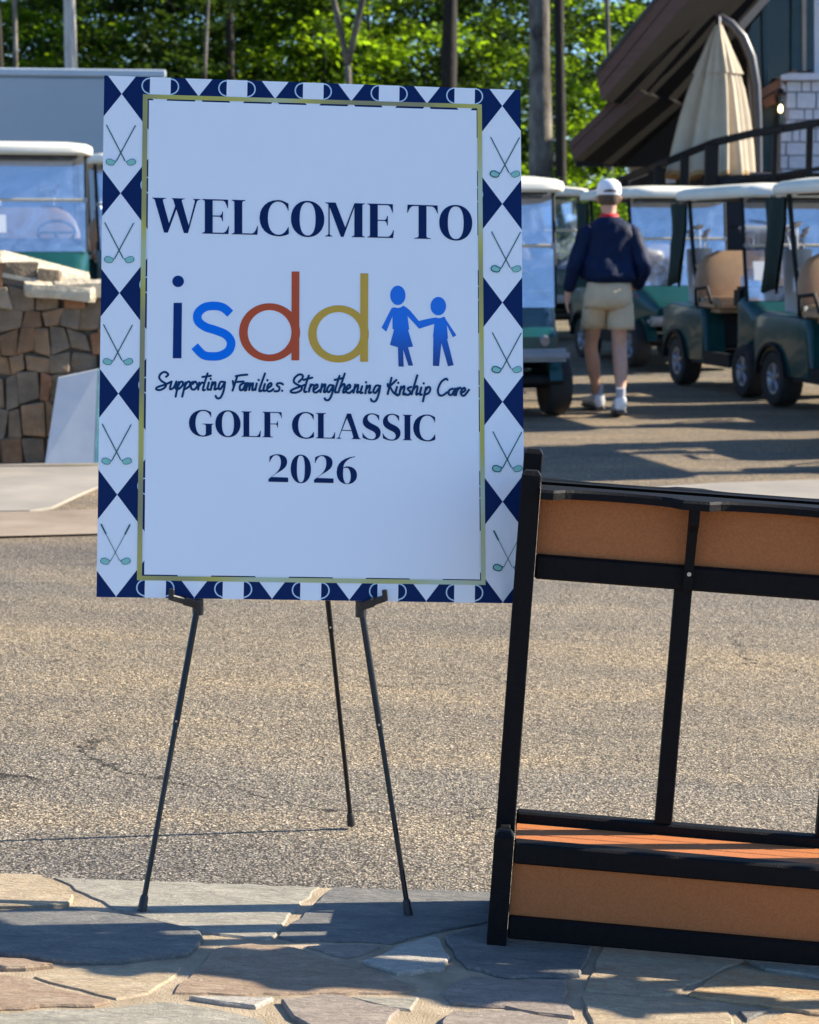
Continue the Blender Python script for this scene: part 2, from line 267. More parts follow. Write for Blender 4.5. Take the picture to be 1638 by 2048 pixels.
# ---------------------------------------------------------------- mesh builder
class MB:
    def __init__(s): s.v = []; s.f = []
    def add(s, vs, fs):
        k = len(s.v); s.v += [tuple(x) for x in vs]; s.f += [[i + k for i in f] for f in fs]; return s
    def bm(s, bm):
        bm.verts.index_update(); s.add([v.co[:] for v in bm.verts], [[v.index for v in f.verts] for f in bm.faces]); bm.free(); return s
    def box(s, c, d, bev=0., rot=None, seg=1, mat=None):
        b = bmesh.new(); bmesh.ops.create_cube(b, size=1)
        for v in b.verts: v.co = Vector((v.co.x * d[0], v.co.y * d[1], v.co.z * d[2]))
        if bev: bmesh.ops.bevel(b, geom=b.edges[:], offset=bev, segments=seg, affect='EDGES')
        Mx = Matrix.Translation(c)
        if rot is not None: Mx = Mx @ (rot.to_4x4() if isinstance(rot, Matrix) else Matrix.Rotation(rot[0], 4, rot[1]))
        if mat is not None: Mx = mat @ Mx
        bmesh.ops.transform(b, matrix=Mx, verts=b.verts[:]); return s.bm(b)
    def beam(s, a, b, wx, wy, bev=0., up=Vector((0, 1, 0))):
        """square bar from a to b; wx across, wy along 'up' """
        a = Vector(a); b = Vector(b); z = (b - a).normalized(); x = up.cross(z).normalized(); y = z.cross(x)
        m = Matrix((x, y, z)).transposed()
        return s.box((a + b) / 2, (wx, wy, (b - a).length), bev, m)
    def tube(s, pts, r, n=8, caps=True, flat=None):
        pts = [Vector(p) for p in pts]; rs = r if isinstance(r, (list, tuple)) else [r] * len(pts)
        vs = []; fs = []; up = Vector((.13, .31, .94)).normalized()
        for i, p in enumerate(pts):
            t = (pts[min(i + 1, len(pts) - 1)] - pts[max(i - 1, 0)]).normalized()
            x = up.cross(t)
            if x.length < .05: x = Vector((1, 0, 0)).cross(t)
            x.normalize(); y = t.cross(x)
            for k in range(n):
                a = 2 * math.pi * k / n; vs.append(p + (x * math.cos(a) + y * math.sin(a)) * rs[i])
        for i in range(len(pts) - 1):
            for k in range(n):
                fs.append([i * n + k, i * n + (k + 1) % n, (i + 1) * n + (k + 1) % n, (i + 1) * n + k])
        if caps: fs.append(list(range(n))[::-1]); fs.append([(len(pts) - 1) * n + k for k in range(n)])
        return s.add(vs, fs)
    def loft(s, rings, caps=True):
        n = len(rings[0]); vs = [p for r in rings for p in r]; fs = []
        for i in range(len(rings) - 1):
            for k in range(n): fs.append([i * n + k, i * n + (k + 1) % n, (i + 1) * n + (k + 1) % n, (i + 1) * n + k])
        if caps: fs.append(list(range(n))[::-1]); fs.append([(len(rings) - 1) * n + k for k in range(n)])
        return s.add(vs, fs)
    def grid(s, rows, close=False):
        n = len(rows[0]); vs = [p for r in rows for p in r]; fs = []
        for i in range(len(rows) - 1):
            for k in range(n - 1): fs.append([i * n + k, i * n + k + 1, (i + 1) * n + k + 1, (i + 1) * n + k])
        return s.add(vs, fs)
    def prism(s, poly, d, up=Vector((0, 0, 1))):
        """closed polygon of 3D points extruded by vector d"""
        n = len(poly); P = [Vector(p) for p in poly]; d = Vector(d)
        vs = P + [p + d for p in P]
        fs = [list(range(n)), list(range(2 * n - 1, n - 1, -1))] + [[i, i + n, (i + 1) % n + n, (i + 1) % n] for i in range(n)]
        return s.add(vs, fs)
    def build(s, name, mat, parent=None, smooth=False, loc=None):
        me = bpy.data.meshes.new(name); vs = s.v
        if loc is not None: vs = [(v[0] - loc[0], v[1] - loc[1], v[2] - loc[2]) for v in vs]
        me.from_pydata(vs, [], s.f); me.update()
        b = bmesh.new(); b.from_mesh(me); bmesh.ops.recalc_face_normals(b, faces=b.faces); b.to_mesh(me); b.free()
        if smooth:
            for p in me.polygons: p.use_smooth = True
            if smooth != 2: me.set_sharp_from_angle(angle=R(40))
        me.materials.append(M[mat] if isinstance(mat, str) else mat)
        o = bpy.data.objects.new(name, me); COL.objects.link(o)
        if loc is not None: o.location = loc
        if parent is not None: o.parent = parent
        return o
def tag(o, label=None, cat=None, group=None, kind=None):
    if label: o['label'] = label
    if cat: o['category'] = cat
    if group: o['group'] = group
    if kind: o['kind'] = kind
    return o
def empty(name, loc=(0, 0, 0), rz=0, label=None, cat=None, group=None):
    o = bpy.data.objects.new(name, None); COL.objects.link(o); o.location = loc; o.rotation_euler = (0, 0, rz); o.empty_display_size = .1
    return tag(o, label, cat, group)
def copy_tree(o, parent=None):
    c = o.copy(); COL.objects.link(c); c.parent = parent
    for ch in list(o.children): copy_tree(ch, c)
    return c

# ================================================================ GROUND
def ground():
    xs = [-80, -50, -30, -20, -14, -10] + [-7 + i * .5 for i in range(29)] + [10, 14, 20, 30, 50, 80]
    ys = [-40, -20, -12, -6, -3, 0] + [1 + i * .5 for i in range(60)] + [31 + i * 1.5 for i in range(6)]
    b = MB(); b.grid([[(x, y, gz(x, y) - .006) for x in xs] for y in ys]); o = b.build('road', 'asphalt', smooth=2); tag(o, kind='structure')
    ys2 = [38.5 + i * 3 for i in range(20)] + [110, 140, 200, 300, 420]
    xs2 = [-300, -150] + xs + [150, 300]
    b = MB(); b.grid([[(x, y, (gz(x, min(y, 60)) + (.35 * noise.noise(Vector((x * .12, y * .12, 0))) if y > 39 else -.0))) for x in xs2] for y in ys2])
    b.grid([[(x, y, -.2) for x in (-300, -80.1)] for y in (-200, 420)]); b.grid([[(x, y, -.2) for x in (80.1, 300)] for y in (-200, 420)])
    o = b.build('woodland_ground', 'forest_floor', smooth=2); tag(o, kind='structure')
ground()
def flat_poly(name, px, mat, dz, thick=None, kind='structure', extra=()):
    """a ground polygon: outline in photo pixels turned into ground points, draped on the ground"""
    P = [G(u, v) for u, v in px] + [Vector((x, y, gz(x, y))) for x, y in extra]
    b = MB(); n = len(P)
    top = [p + Vector((0, 0, dz)) for p in P]
    if thick: b.prism([p - Vector((0, 0, thick)) for p in top], (0, 0, thick))
    else: b.add(top, [list(range(n))])
    o = b.build(name, mat); tag(o, kind=kind); return o
flat_poly('gutter', [(-300, 1082), (190, 1069), (470, 1064), (470, 1018), (200, 1019), (95, 1023), (-300, 1030)], 'concrete_tan', .004)
kerb_px = [(-300, 1030), (60, 1024), (105, 1016), (150, 995), (190, 977), (300, 960), (470, 950), (470, 905), (190, 915), (-300, 925)]
flat_poly('pavement', kerb_px, 'concrete', .009, .05)
flat_poly('concrete_apron', [(1262, 984), (1330, 973), (1450, 966), (1700, 958), (1900, 955), (1900, 1018), (1638, 1006), (1500, 1000), (1350, 992)], 'concrete', .004)

# ---------------------------------------------------------------- flagstone patio
edgeL = G(-400, 1742); edgeR = G(1900, 1818)
px_edge = [(-400, 1742), (0, 1754), (300, 1765), (640, 1776), (980, 1788), (1400, 1801), (1900, 1818)]
def patio():
    P = [G(u, v) for u, v in px_edge]
    b = MB(); rows = []
    for k in range(12):
        t = k / 11; row = []
        for p in P:
            y = p.y + (1.2 - p.y) * t; row.append((p.x, y, gz(p.x, y) + .0005))
        rows.append(row)
    b.grid(rows)
    b.prism([P[0] + Vector((0, .0, -.003)), P[-1] + Vector((0, 0, -.003)), P[-1] + Vector((0, 0, -.06)), P[0] + Vector((0, 0, -.06))], (0, -.01, 0)) if False else None
    o = b.build('patio', 'mortar', smooth=2); tag(o, kind='structure'); return o
patio_o = patio()
def flagstone(P, mat, h=.0, seed=0, tilt=0.):
    rnd = random.Random(seed); c = sum(P, Vector()) / len(P)
    Q = []
    n = len(P)
    for i in range(n):
        a, b_ = P[i], P[(i + 1) % n]; L = (b_ - a).length; k = max(1, int(L / .028))
        d = (b_ - a); nn = Vector((d.y, -d.x, 0)).normalized()
        for j in range(k):
            t = j / k; p = a + d * t
            if j: p = p + nn * rnd.uniform(-.006, .005) + nn * .004 * noise.noise(p * 14)
            Q.append(p)
    def ring(inset, dz):
        out = []
        for p in Q:
            d = (p - c); d.z = 0; L = max(d.length, .001)
            q = p - d / L * min(inset, L * .4); z = gz(q.x, q.y) + dz
            out.append(Vector((q.x, q.y, z + tilt * (q.y - c.y))))
        return out
    b = MB(); r0 = ring(0, -.03); r1 = ring(0, .001 + h + rnd.uniform(-.0008, .0008)); r2 = ring(.0035, .0042 + h)
    m = len(Q); k = len(b.v)
    b.add(r0 + r1 + r2, [])
    for i in range(m):
        j = (i + 1) % m; b.f.append([i, j, m + j, m + i]); b.f.append([m + i, m + j, 2 * m + j, 2 * m + i])
    b.f.append([2 * m + i for i in range(m)])
    return b.build('flagstone', mat, patio_o, loc=(c.x, c.y, gz(c.x, c.y)))
ST = [
 ([(-60,1752),(77,1757),(147,1797),(137,1816),(60,1819),(-60,1822)], 'st_tan'),
 ([(106,1758),(640,1776),(603,1806),(538,1884),(440,1873),(300,1843),(215,1814)], 'st_grey'),
 ([(-60,1833),(140,1826),(296,1846),(400,1872),(407,1885),(375,1916),(240,1931),(140,1931),(60,1919),(-60,1908)], 'st_blue'),
 ([(666,1779),(840,1784),(1040,1791),(1200,1797),(1180,1850),(979,1848),(869,1868),(784,1891),(705,1886),(589,1886),(555,1877)], 'st_blue'),
 ([(613,1897),(690,1893),(760,1897),(695,1919)], 'st_purple'),
 ([(800,1895),(869,1877),(880,1884),(901,1920),(888,1945),(794,1952),(724,1929),(770,1912)], 'st_pale'),
 ([(889,1879),(985,1853),(1180,1856),(1187,1900),(1159,1957),(1020,1961),(935,1941),(910,1918)], 'st_blue'),
 ([(900,1975),(940,1957),(1010,1963),(1132,1963),(1128,1998),(1150,2040),(1010,2019),(905,2012),(883,1992)], 'st_purple'),
 ([(1205,1862),(1400,1872),(1490,1925),(1450,1938),(1399,1967),(1340,1993),(1240,1990),(1170,1984),(1180,1955),(1203,1905)], 'st_tan'),
 ([(1472,1940),(1560,1955),(1800,1995),(1800,2055),(1585,2024),(1400,2001),(1375,1994),(1412,1968)], 'st_orange'),
 ([(1420,1870),(1700,1895),(1900,1925),(1900,1990),(1640,1962),(1530,1944),(1500,1930)], 'st_grey'),
 ([(1163,1996),(1240,1998),(1400,2008),(1455,2027),(1470,2075),(1185,2075),(1172,2030)], 'st_tan'),
 ([(1477,2028),(1544,2024),(1494,2046)], 'st_blue'),
 ([(1570,2030),(1700,2050),(1700,2090),(1500,2085),(1518,2056)], 'st_orange'),
 ([(118,1943),(190,1938),(364,1938),(340,1963),(298,1990),(233,2002),(128,1976),(66,1957)], 'st_tan'),
 ([(-60,1918),(20,1926),(108,1938),(52,1944),(-60,1938)], 'st_red'),
 ([(-60,1950),(40,1958),(120,1984),(222,2008),(190,2016),(80,2017),(-60,2026)], 'st_red'),
 ([(-60,2040),(80,2028),(230,2021),(320,2010),(400,2020),(520,2046),(560,2075),(-60,2078)], 'st_grey'),
 ([(431,1901),(500,1891),(590,1899),(690,1932),(750,1944),(800,1965),(843,1984),(760,1991),(560,1993),(347,1990),(349,1983),(385,1948)], 'st_red'),
 ([(378,2001),(470,2000),(548,2003),(512,2020),(450,2013)], 'st_pale'),
 ([(562,2008),(650,1998),(690,2001),(740,2016),(800,2028),(775,2060),(740,2078),(640,2078),(585,2042)], 'st_purple'),
 ([(700,1998),(838,1999),(822,2024),(747,2011)], 'st_grey'),
 ([(870,2078),(905,2032),(1010,2030),(1140,2052),(1150,2078)], 'st_purple'),
]
for i, (px, mt) in enumerate(ST):
    P = [G(u, v) for u, v in px]
    flagstone(P, mt, random.Random(i).uniform(-.001, .007), i, random.Random(i + 50).uniform(-.01, .01))
# stones beyond the frame: towards the camera and to both sides
rr = random.Random(5); mts = ['st_tan', 'st_grey', 'st_blue', 'st_purple', 'st_red', 'st_pale']
y0 = 3.27
for r_ in range(6):
    x = -1.5 + rr.uniform(0, .2); hh = rr.uniform(.20, .30)
    while x < 1.5:
        wd = rr.uniform(.25, .5); j = lambda: rr.uniform(-.03, .03)
        P = [Vector((x + .012 + j() * .3, y0 - hh + .012, 0)), Vector((x + wd * .5, y0 - hh + .005 + j() * .4, 0)), Vector((x + wd - .012 + j() * .3, y0 - hh + .012, 0)), Vector((x + wd - .012 + j() * .5, y0 - .012, 0)), Vector((x + wd * .4, y0 - .012 + j() * .2, 0)), Vector((x + .012 + j() * .4, y0 - .012, 0))]
        flagstone(P, rr.choice(mts), 0, rr.random(), 0); x += wd
    y0 -= hh
for sx in (-1, 1):
    for k in range(3):
        x0 = sx * (.93 + .0 * k); yb = 3.32 + k * .21
        xa, xb = (x0, x0 + sx * .42)
        if sx > 0 and k > 1: continue
        P = [Vector((xa + .01, yb, 0)), Vector((xb, yb, 0)), Vector((xb, yb + .19, 0)), Vector((xa + .01, yb + .19, 0))]
        if sx < 0: P = P[::-1]
        flagstone(P, mts[k], 0, k + 90, 0)

# ================================================================ WELCOME SIGN
SN = Vector((.07, -1, .20)).normalized(); SP = Vector((-.2, 3.97, .62))
def sg(u, v): return onp(u, v, SP, SN)
TL, TR, BR, BL = sg(208.5, 151), sg(1041, 180), sg(1050, 1207), sg(193, 1194)
ex = (TR - TL).normalized(); ey = SN.cross(ex).normalized()
if ey.z > 0: ey = -ey
Msign = Matrix((ex, ey, SN)).transposed().to_4x4(); Msign.translation = TL
MsI = Msign.inverted()
def sl2(u, v):
    p = MsI @ sg(u, v); return (p.x, p.y)
sign = empty('welcome_sign', label='white rectangular welcome sign with navy argyle golf border standing on black easel', cat='sign')
sign.matrix_world = Msign
QB = [sl2(208.5, 151), sl2(1041, 180), sl2(1050, 1207), sl2(193, 1194)]
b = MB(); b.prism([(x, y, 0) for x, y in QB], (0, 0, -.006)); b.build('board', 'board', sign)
def clip(poly, Q):
    out = poly
    cx = sum(p[0] for p in Q) / 4; cy = sum(p[1] for p in Q) / 4
    for i in range(len(Q)):
        a, c = Q[i], Q[(i + 1) % len(Q)]
        f = lambda p: (c[0] - a[0]) * (p[1] - a[1]) - (c[1] - a[1]) * (p[0] - a[0])
        sgn = 1 if f((cx, cy)) > 0 else -1; inp = out; out = []
        for k in range(len(inp)):
            p, q = inp[k], inp[(k + 1) % len(inp)]; fp, fq = f(p) * sgn, f(q) * sgn
            if fp >= 0: out.append(p)
            if (fp > 0 > fq) or (fp < 0 < fq):
                t = fp / (fp - fq); out.append((p[0] + (q[0] - p[0]) * t, p[1] + (q[1] - p[1]) * t))
        if len(out) < 3: return []
    return out
c0 = Vector(sl2(243.5, 188)); pv = (Vector(sl2(1004.5, 212)) - c0) / 5; qv = (Vector(sl2(232.2, 1193)) - c0) / 5
inner = [sl2(298, 200.5), sl2(953, 221), sl2(960, 1159), sl2(288.5, 1149)]
class MM:
    def __init__(s, name, mat): s.n = name; s.m = mat
    def add(s, vs, fs): b = MB(); b.add(vs, fs); b.build(s.n, s.m, sign)
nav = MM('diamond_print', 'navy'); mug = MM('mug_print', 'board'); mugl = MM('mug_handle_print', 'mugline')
def flat(mb, poly, z):
    if len(poly) >= 3: mb.add([(p[0], p[1], z) for p in poly], [list(range(len(poly)))])
def ribbon(mb, pts, wd, z):
    n = len(pts); L = []; Rr = []
    for i in range(n):
        a = Vector(pts[max(0, i - 1)]); c = Vector(pts[min(n - 1, i + 1)]); t = (c - a).normalized(); nn = Vector((-t.y, t.x)) * wd / 2
        L.append(Vector(pts[i]) + nn); Rr.append(Vector(pts[i]) - nn)
    mb.add([(p.x, p.y, z) for p in L + Rr], [[i, i + 1, n + i + 1, n + i] for i in range(n - 1)])
QIN = inner
for i in range(-1, 7):
    for j in range(-1, 7):
        c = c0 + pv * (i + .5) + qv * j
        poly = [tuple(c + pv * .5), tuple(c + qv * .5), tuple(c - pv * .5), tuple(c - qv * .5)]
        flat(nav, clip(poly, QB), .0003)
        if 0 <= i <= 4 and (j in (0, 5) or i in (0, 4)):
            cc = c - qv * .09
            ux, uy = pv.length / 152., qv.length / 201.
            A = lambda dx, dy: (cc + Vector((dx * ux, dy * uy)))
            top = -18 if j else -60
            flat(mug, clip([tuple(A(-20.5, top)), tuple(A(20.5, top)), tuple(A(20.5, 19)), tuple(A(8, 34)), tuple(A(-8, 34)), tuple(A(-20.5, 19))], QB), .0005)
            for s_ in (-1, 1):
                pts = [tuple(A(s_ * (20.5 + 16 * math.sin(t * math.pi / 12) ** .8), -14 + 28 * t / 12 if t < 12 else 14)) for t in range(13)]
                pts = [tuple(A(s_ * (20.5 + 15.5 * math.sin(math.pi * t / 14)), -15.5 * math.cos(math.pi * t / 14))) for t in range(15)]
                pts[-1] = tuple(A(s_ * 20.5, 17)); pts = [p for p in pts if len(clip([p, (p[0] + .0001, p[1]), (p[0], p[1] + .0001)], QB))]
                if len(pts) > 2: ribbon(mugl, pts, 2.6 * ux, .0006)
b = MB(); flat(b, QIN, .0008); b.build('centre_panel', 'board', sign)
b = MB(); O = [sl2(286, 188.5), sl2(963.5, 209), sl2(971, 1170), sl2(274, 1160.5)]; I = [sl2(295.5, 197.5), sl2(954.5, 217), sl2(962, 1161), sl2(284, 1151.5)]
# the frame is a true ring; the thin navy slivers inside it stay uncovered
b.add([(p[0], p[1], .0011) for p in O + I], [[k, (k + 1) % 4, 4 + (k + 1) % 4, 4 + k] for k in range(4)]); b.build('gold_frame', 'gold', sign)
# crossed clubs
clubs = MM('club_shaft_print', 'teal_line'); heads = MM('club_head_print', 'mint'); outl = MM('club_outline_print', 'teal_line'); thin = MM('club_shaft_print', 'teal_line')
def club_icon(cu, cv, last, right):
    k = 1.0
    A = lambda x, y: sl2(cu + x * k, cv + y * k)
    if not last:
        ribbon(clubs, [A(-29, -37), A(8, 35)], .0021, .0013); ribbon(clubs, [A(29, -36), A(-9, 35)], .0021, .0014)
    else:
        ribbon(clubs, [A(-29, -37), A(-19, -17)], .0031, .0013); ribbon(clubs, [A(29, -36), A(19, -16)], .0031, .0014)
        ribbon(thin, [A(-19, -17), A(8, 36)], .0011, .0013); ribbon(thin, [A(19, -16), A(-9, 36)], .0011, .0014)
    hd = [(-30, 36), (-27, 31.5), (-21, 31), (-11, 36), (-13.5, 42), (-17, 44), (-24, 43), (-29, 40)]
    for s_ in (-1, 1):
        pts = [A(x * -s_, y) for x, y in hd]; flat(heads, pts, .0012)
        bold = right and s_ < 0 or False
        ribbon(outl if not (right and s_ == -1) else outl, pts + [pts[0]], .0011, .0014)
        if right and s_ == -1: pass
        ribbon(thin, [A(-s_ * -11 * -1 * -1 if False else s_ * 9, 35), A(s_ * 12, 39)], .0010, .0015)
    if right:
        pts = [A(x, y) for x, y in hd]; ribbon(clubs, pts + [pts[0]], .0022, .0016)
for (cu, cv) in ((242, 287), (238.5, 482), (236, 686), (233.5, 885), (231, 1085)): club_icon(cu, cv, cv > 1000, False)
for (cu, cv) in ((1010, 311), (1012, 500.5), (1013.5, 702), (1014.5, 900), (1016, 1098)): club_icon(cu, cv, cv > 1000, True)
# ---- lettering
GL = {
'W': (1.41, "M 0 1 L .41 1 L .41 .985 C .33 .97 .305 .96 .31 .92 L .49 .27 L .67 .77 L .62 .93 C .61 .97 .59 .98 .565 .985 L .565 1 L .95 1 L .95 .985 C .88 .97 .855 .96 .865 .92 L 1.065 .22 L 1.24 .90 C 1.25 .96 1.23 .97 1.195 .98 L 1.195 .995 L 1.41 .995 L 1.41 .98 C 1.34 .97 1.31 .94 1.295 .90 L 1.045 0 L .925 0 L .705 .68 L .455 0 L .345 0 L .085 .90 C .07 .96 .04 .975 0 .985 Z"),
'E': (.79, "M 0 1 L .76 1 L .76 .75 L .745 .75 C .70 .88 .68 .965 .60 .965 L .31 .965 L .31 .53 L .50 .53 C .56 .53 .58 .58 .59 .65 L .61 .65 L .61 .37 L .59 .37 C .58 .45 .55 .50 .50 .50 L .31 .50 L .31 .035 L .60 .035 C .71 .045 .73 .14 .775 .24 L .79 .24 L .77 0 L 0 0 L 0 .02 C .07 .03 .08 .05 .08 .09 L .08 .91 C .08 .95 .07 .97 0 .98 Z"),
'L': (.77, "M 0 1 L .40 1 L .40 .98 C .33 .97 .31 .95 .31 .91 L .31 .035 L .58 .035 C .69 .045 .70 .14 .755 .26 L .77 .26 L .755 0 L 0 0 L 0 .02 C .07 .03 .08 .05 .08 .09 L .08 .91 C .08 .95 .07 .97 0 .98 Z"),
'C': (.86, "M .85 .73 L .835 .73 C .80 .86 .70 .99 .55 .985 C .36 .985 .245 .80 .245 .50 C .245 .20 .36 .015 .56 .015 C .70 .015 .78 .13 .84 .25 L .855 .25 L .86 .045 C .80 .02 .70 -.03 .55 -.03 C .20 -.03 0 .20 0 .5 C 0 .80 .22 1.03 .55 1.03 C .67 1.03 .76 .98 .85 .93 Z"),
'G': (.94, "M .85 .74 L .835 .74 C .80 .87 .71 .99 .55 .985 C .36 .985 .25 .80 .25 .50 C .25 .20 .36 .015 .53 .015 C .60 .015 .64 .05 .645 .10 L .645 .39 C .645 .44 .62 .46 .52 .465 L .52 .485 L .94 .485 L .94 .465 C .88 .46 .87 .44 .87 .39 L .87 .08 C .80 .03 .68 -.03 .53 -.03 C .20 -.03 0 .20 0 .5 C 0 .80 .22 1.03 .55 1.03 C .67 1.03 .76 .99 .85 .94 Z"),
'M': (1.15, "M 0 1 L .30 1 L .58 .28 L .85 1 L 1.15 1 L 1.15 .98 C 1.09 .97 1.08 .96 1.08 .92 L 1.08 .08 C 1.08 .04 1.09 .03 1.15 .02 L 1.15 0 L .77 0 L .77 .02 C .83 .03 .845 .04 .845 .08 L .845 .88 L .53 0 L .45 0 L .125 .87 L .125 .10 C .125 .05 .14 .03 .20 .02 L .20 0 L 0 0 L 0 .02 C .07 .03 .09 .05 .09 .10 L .09 .91 C .09 .96 .07 .97 0 .98 Z"),
'T': (.90, "M .01 1 L .89 1 L .90 .76 L .885 .76 C .84 .87 .80 .965 .70 .965 L .565 .965 L .565 .09 C .565 .04 .60 .03 .69 .02 L .69 0 L .21 0 L .21 .02 C .30 .03 .335 .04 .335 .09 L .335 .965 L .20 .965 C .10 .965 .06 .87 .015 .76 L 0 .76 Z"),
'F': (.78, "M 0 1 L .76 1 L .775 .76 L .76 .76 C .72 .88 .69 .965 .60 .965 L .315 .965 L .315 .545 L .52 .545 C .57 .545 .59 .59 .60 .65 L .62 .65 L .62 .39 L .60 .39 C .59 .46 .57 .515 .52 .515 L .315 .515 L .315 .09 C .315 .04 .34 .03 .42 .02 L .42 0 L 0 0 L 0 .02 C .07 .03 .08 .05 .08 .09 L .08 .91 C .08 .95 .07 .97 0 .98 Z"),
'A': (.94, "M .40 1.0 L .56 1.0 L .855 .10 C .87 .05 .88 .03 .94 .02 L .94 0 L .58 0 L .58 .02 C .635 .03 .65 .05 .64 .10 L .585 .32 L .20 .32 L .115 .10 C .10 .05 .12 .03 .18 .02 L .18 0 L 0 0 L 0 .02 C .06 .03 .07 .05 .09 .10 L .38 .93 Z", "M .215 .35 L .575 .35 L .40 .82 Z"),
'S': (.71, "M .65 .76 L .635 .76 C .59 .88 .52 .995 .38 .99 C .27 .985 .20 .93 .20 .83 C .20 .72 .28 .66 .44 .59 C .60 .52 .71 .44 .71 .27 C .71 .09 .57 -.03 .36 -.03 C .23 -.03 .12 .01 .01 .06 L .0 .25 L .015 .25 C .07 .12 .20 .01 .36 .01 C .46 .01 .52 .07 .52 .16 C .52 .26 .45 .31 .30 .375 C .12 .45 .01 .54 .01 .71 C .01 .90 .17 1.03 .38 1.03 C .48 1.03 .57 .99 .65 .95 Z"),
'I': (.38, "M 0 1 L .38 1 L .38 .98 C .31 .97 .305 .95 .305 .91 L .305 .09 C .305 .05 .31 .03 .38 .02 L .38 0 L 0 0 L 0 .02 C .07 .03 .075 .05 .075 .09 L .075 .91 C .075 .95 .07 .97 0 .98 Z"),
'2': (.70, "M 0 0 L .7 0 L .7 .165 L .11 .175 C .25 .30 .40 .36 .52 .46 C .62 .54 .665 .62 .665 .74 C .665 .90 .53 1 .33 1 C .22 1 .12 .96 .04 .91 L .03 .71 L .045 .71 C .10 .85 .17 .965 .28 .965 C .38 .965 .44 .87 .44 .71 C .44 .55 .38 .42 .25 .30 L 0 .10 Z"),
'6': (.72, "M .655 .98 L .655 .955 C .48 .93 .25 .80 .23 .56 C .29 .60 .36 .62 .42 .61 C .60 .60 .72 .48 .72 .30 C .72 .12 .58 -.03 .37 -.03 C .14 -.03 0 .14 0 .40 C 0 .74 .25 .93 .655 .98 Z", "M .235 .53 C .29 .57 .38 .58 .43 .52 C .50 .42 .51 .25 .49 .14 C .47 .03 .42 -.01 .37 -.01 C .28 -.01 .225 .12 .225 .35 Z"),
}
def ell(cx, cy, rx, ry, n=40, p=1.): return [(cx + rx * math.copysign(abs(math.cos(2 * math.pi * k / n)) ** p, math.cos(2 * math.pi * k / n)), cy + ry * math.copysign(abs(math.sin(2 * math.pi * k / n)) ** p, math.sin(2 * math.pi * k / n))) for k in range(n)]
def path(s):
    t = s.replace(',', ' ').split(); i = 0; P = []; mode = None
    while i < len(t):
        if t[i] in 'MLCZ': mode = t[i]; i += 1; continue
        if mode in 'ML': P.append((float(t[i]), float(t[i + 1]))); i += 2
        elif mode == 'C':
            a = P[-1]; c = [float(x) for x in t[i:i + 6]]; i += 6
            for k in range(1, 7):
                u = k / 6; v = 1 - u
                P.append(tuple(v ** 3 * a[d] + 3 * v * v * u * c[d] + 3 * v * u * u * c[2 + d] + u ** 3 * c[4 + d] for d in (0, 1)))
    return P
def glyph(ch):
    if ch == 'O': return .92, [ell(.46, .5, .46, .53, 48, .95), ell(.46, .5, .22, .485, 40, .85)]
    if ch == '0': return .72, [ell(.36, .485, .36, .515, 48, .95), ell(.36, .485, .14, .48, 40, .8)]
    g = GL[ch]; return g[0], [path(p) for p in g[1:]]
def fill(loops, name, mat, z=.0016, parent=sign):
    """2D loops (sign coordinates) filled with holes by a curve, kept as one flat mesh"""
    cu = bpy.data.curves.new('tmp', 'CURVE'); cu.dimensions = '2D'; cu.fill_mode = 'FRONT'
    for L in loops:
        s = cu.splines.new('POLY'); s.points.add(len(L) - 1); s.use_cyclic_u = True
        for k, p in enumerate(L): s.points[k].co = (p[0], p[1], 0, 1)
    o = bpy.data.objects.new('tmp', cu); COL.objects.link(o)
    dg = bpy.context.evaluated_depsgraph_get(); me = bpy.data.meshes.new_from_object(o.evaluated_get(dg)); bpy.data.objects.remove(o)
    me.materials.clear(); me.materials.append(M[mat]); me.name = name
    for v in me.vertices: v.co.z = z
    me.update()
    ob = bpy.data.objects.new(name, me); COL.objects.link(ob); ob.parent = parent; return ob
def line(text, xs, base, hf, name, mat='navy_text'):
    for ch, (x0, x1) in zip(text, xs):
        wd, loops = glyph(ch); out = []
        for L in loops:
            Q = []
            for gx, gy in L:
                X = x0 + gx / wd * (x1 - x0); Q.append(sl2(X - (gy) * .0 , base(X) - gy * hf(X)))
            out.append(Q)
        fill(out, name, mat)
line('WELCOMETO', [(304.6, 401.1), (404.2, 458.2), (463.4, 515.9), (519, 577.7), (581.9, 648.6), (650.7, 729.6), (734.6, 787.7), (814.3, 875.7), (878.4, 944.4)], lambda x: 465.5 + .024 * (x - 330), lambda x: 69.3 - .0035 * (x - 330), 'letter')
line('GOLFCLASSIC', [(377.9, 427.1), (430.8, 481.1), (483, 521.6), (524.8, 564), (583.8, 627.9), (631.9, 670.2), (673.2, 721.6), (724.8, 761.3), (765.2, 801), (805.2, 824.3), (826.3, 870.5)], lambda x: 874 + .021 * (x - 500), lambda x: 50.8, 'letter')
line('2026', [(537, 576.3), (581.4, 622), (628, 667), (673.2, 714)], lambda x: 964 + .02 * (x - 555), lambda x: 55.5, 'numeral')
Z3 = lambda x, y: sl2(290 + x * .40904, 520 + y * .40904)
fill([[Z3(*p) for p in ell(162, 105, 28.5, 28)]], 'logo_letter', 'iblue'); fill([[Z3(*p) for p in ((140, 210), (181, 210), (178, 481), (136, 481))]], 'logo_letter', 'iblue')
def catmull(P, n=6):
    out = []
    for i in range(len(P) - 1):
        a, b_, c, d = P[max(0, i - 1)], P[i], P[i + 1], P[min(len(P) - 1, i + 2)]
        for k in range(n):
            t = k / n; out.append(tuple(.5 * (2 * b_[j] + (c[j] - a[j]) * t + (2 * a[j] - 5 * b_[j] + 4 * c[j] - d[j]) * t * t + (3 * b_[j] - a[j] - 3 * c[j] + d[j]) * t ** 3) for j in (0, 1)))
    out.append(tuple(P[-1])); return out
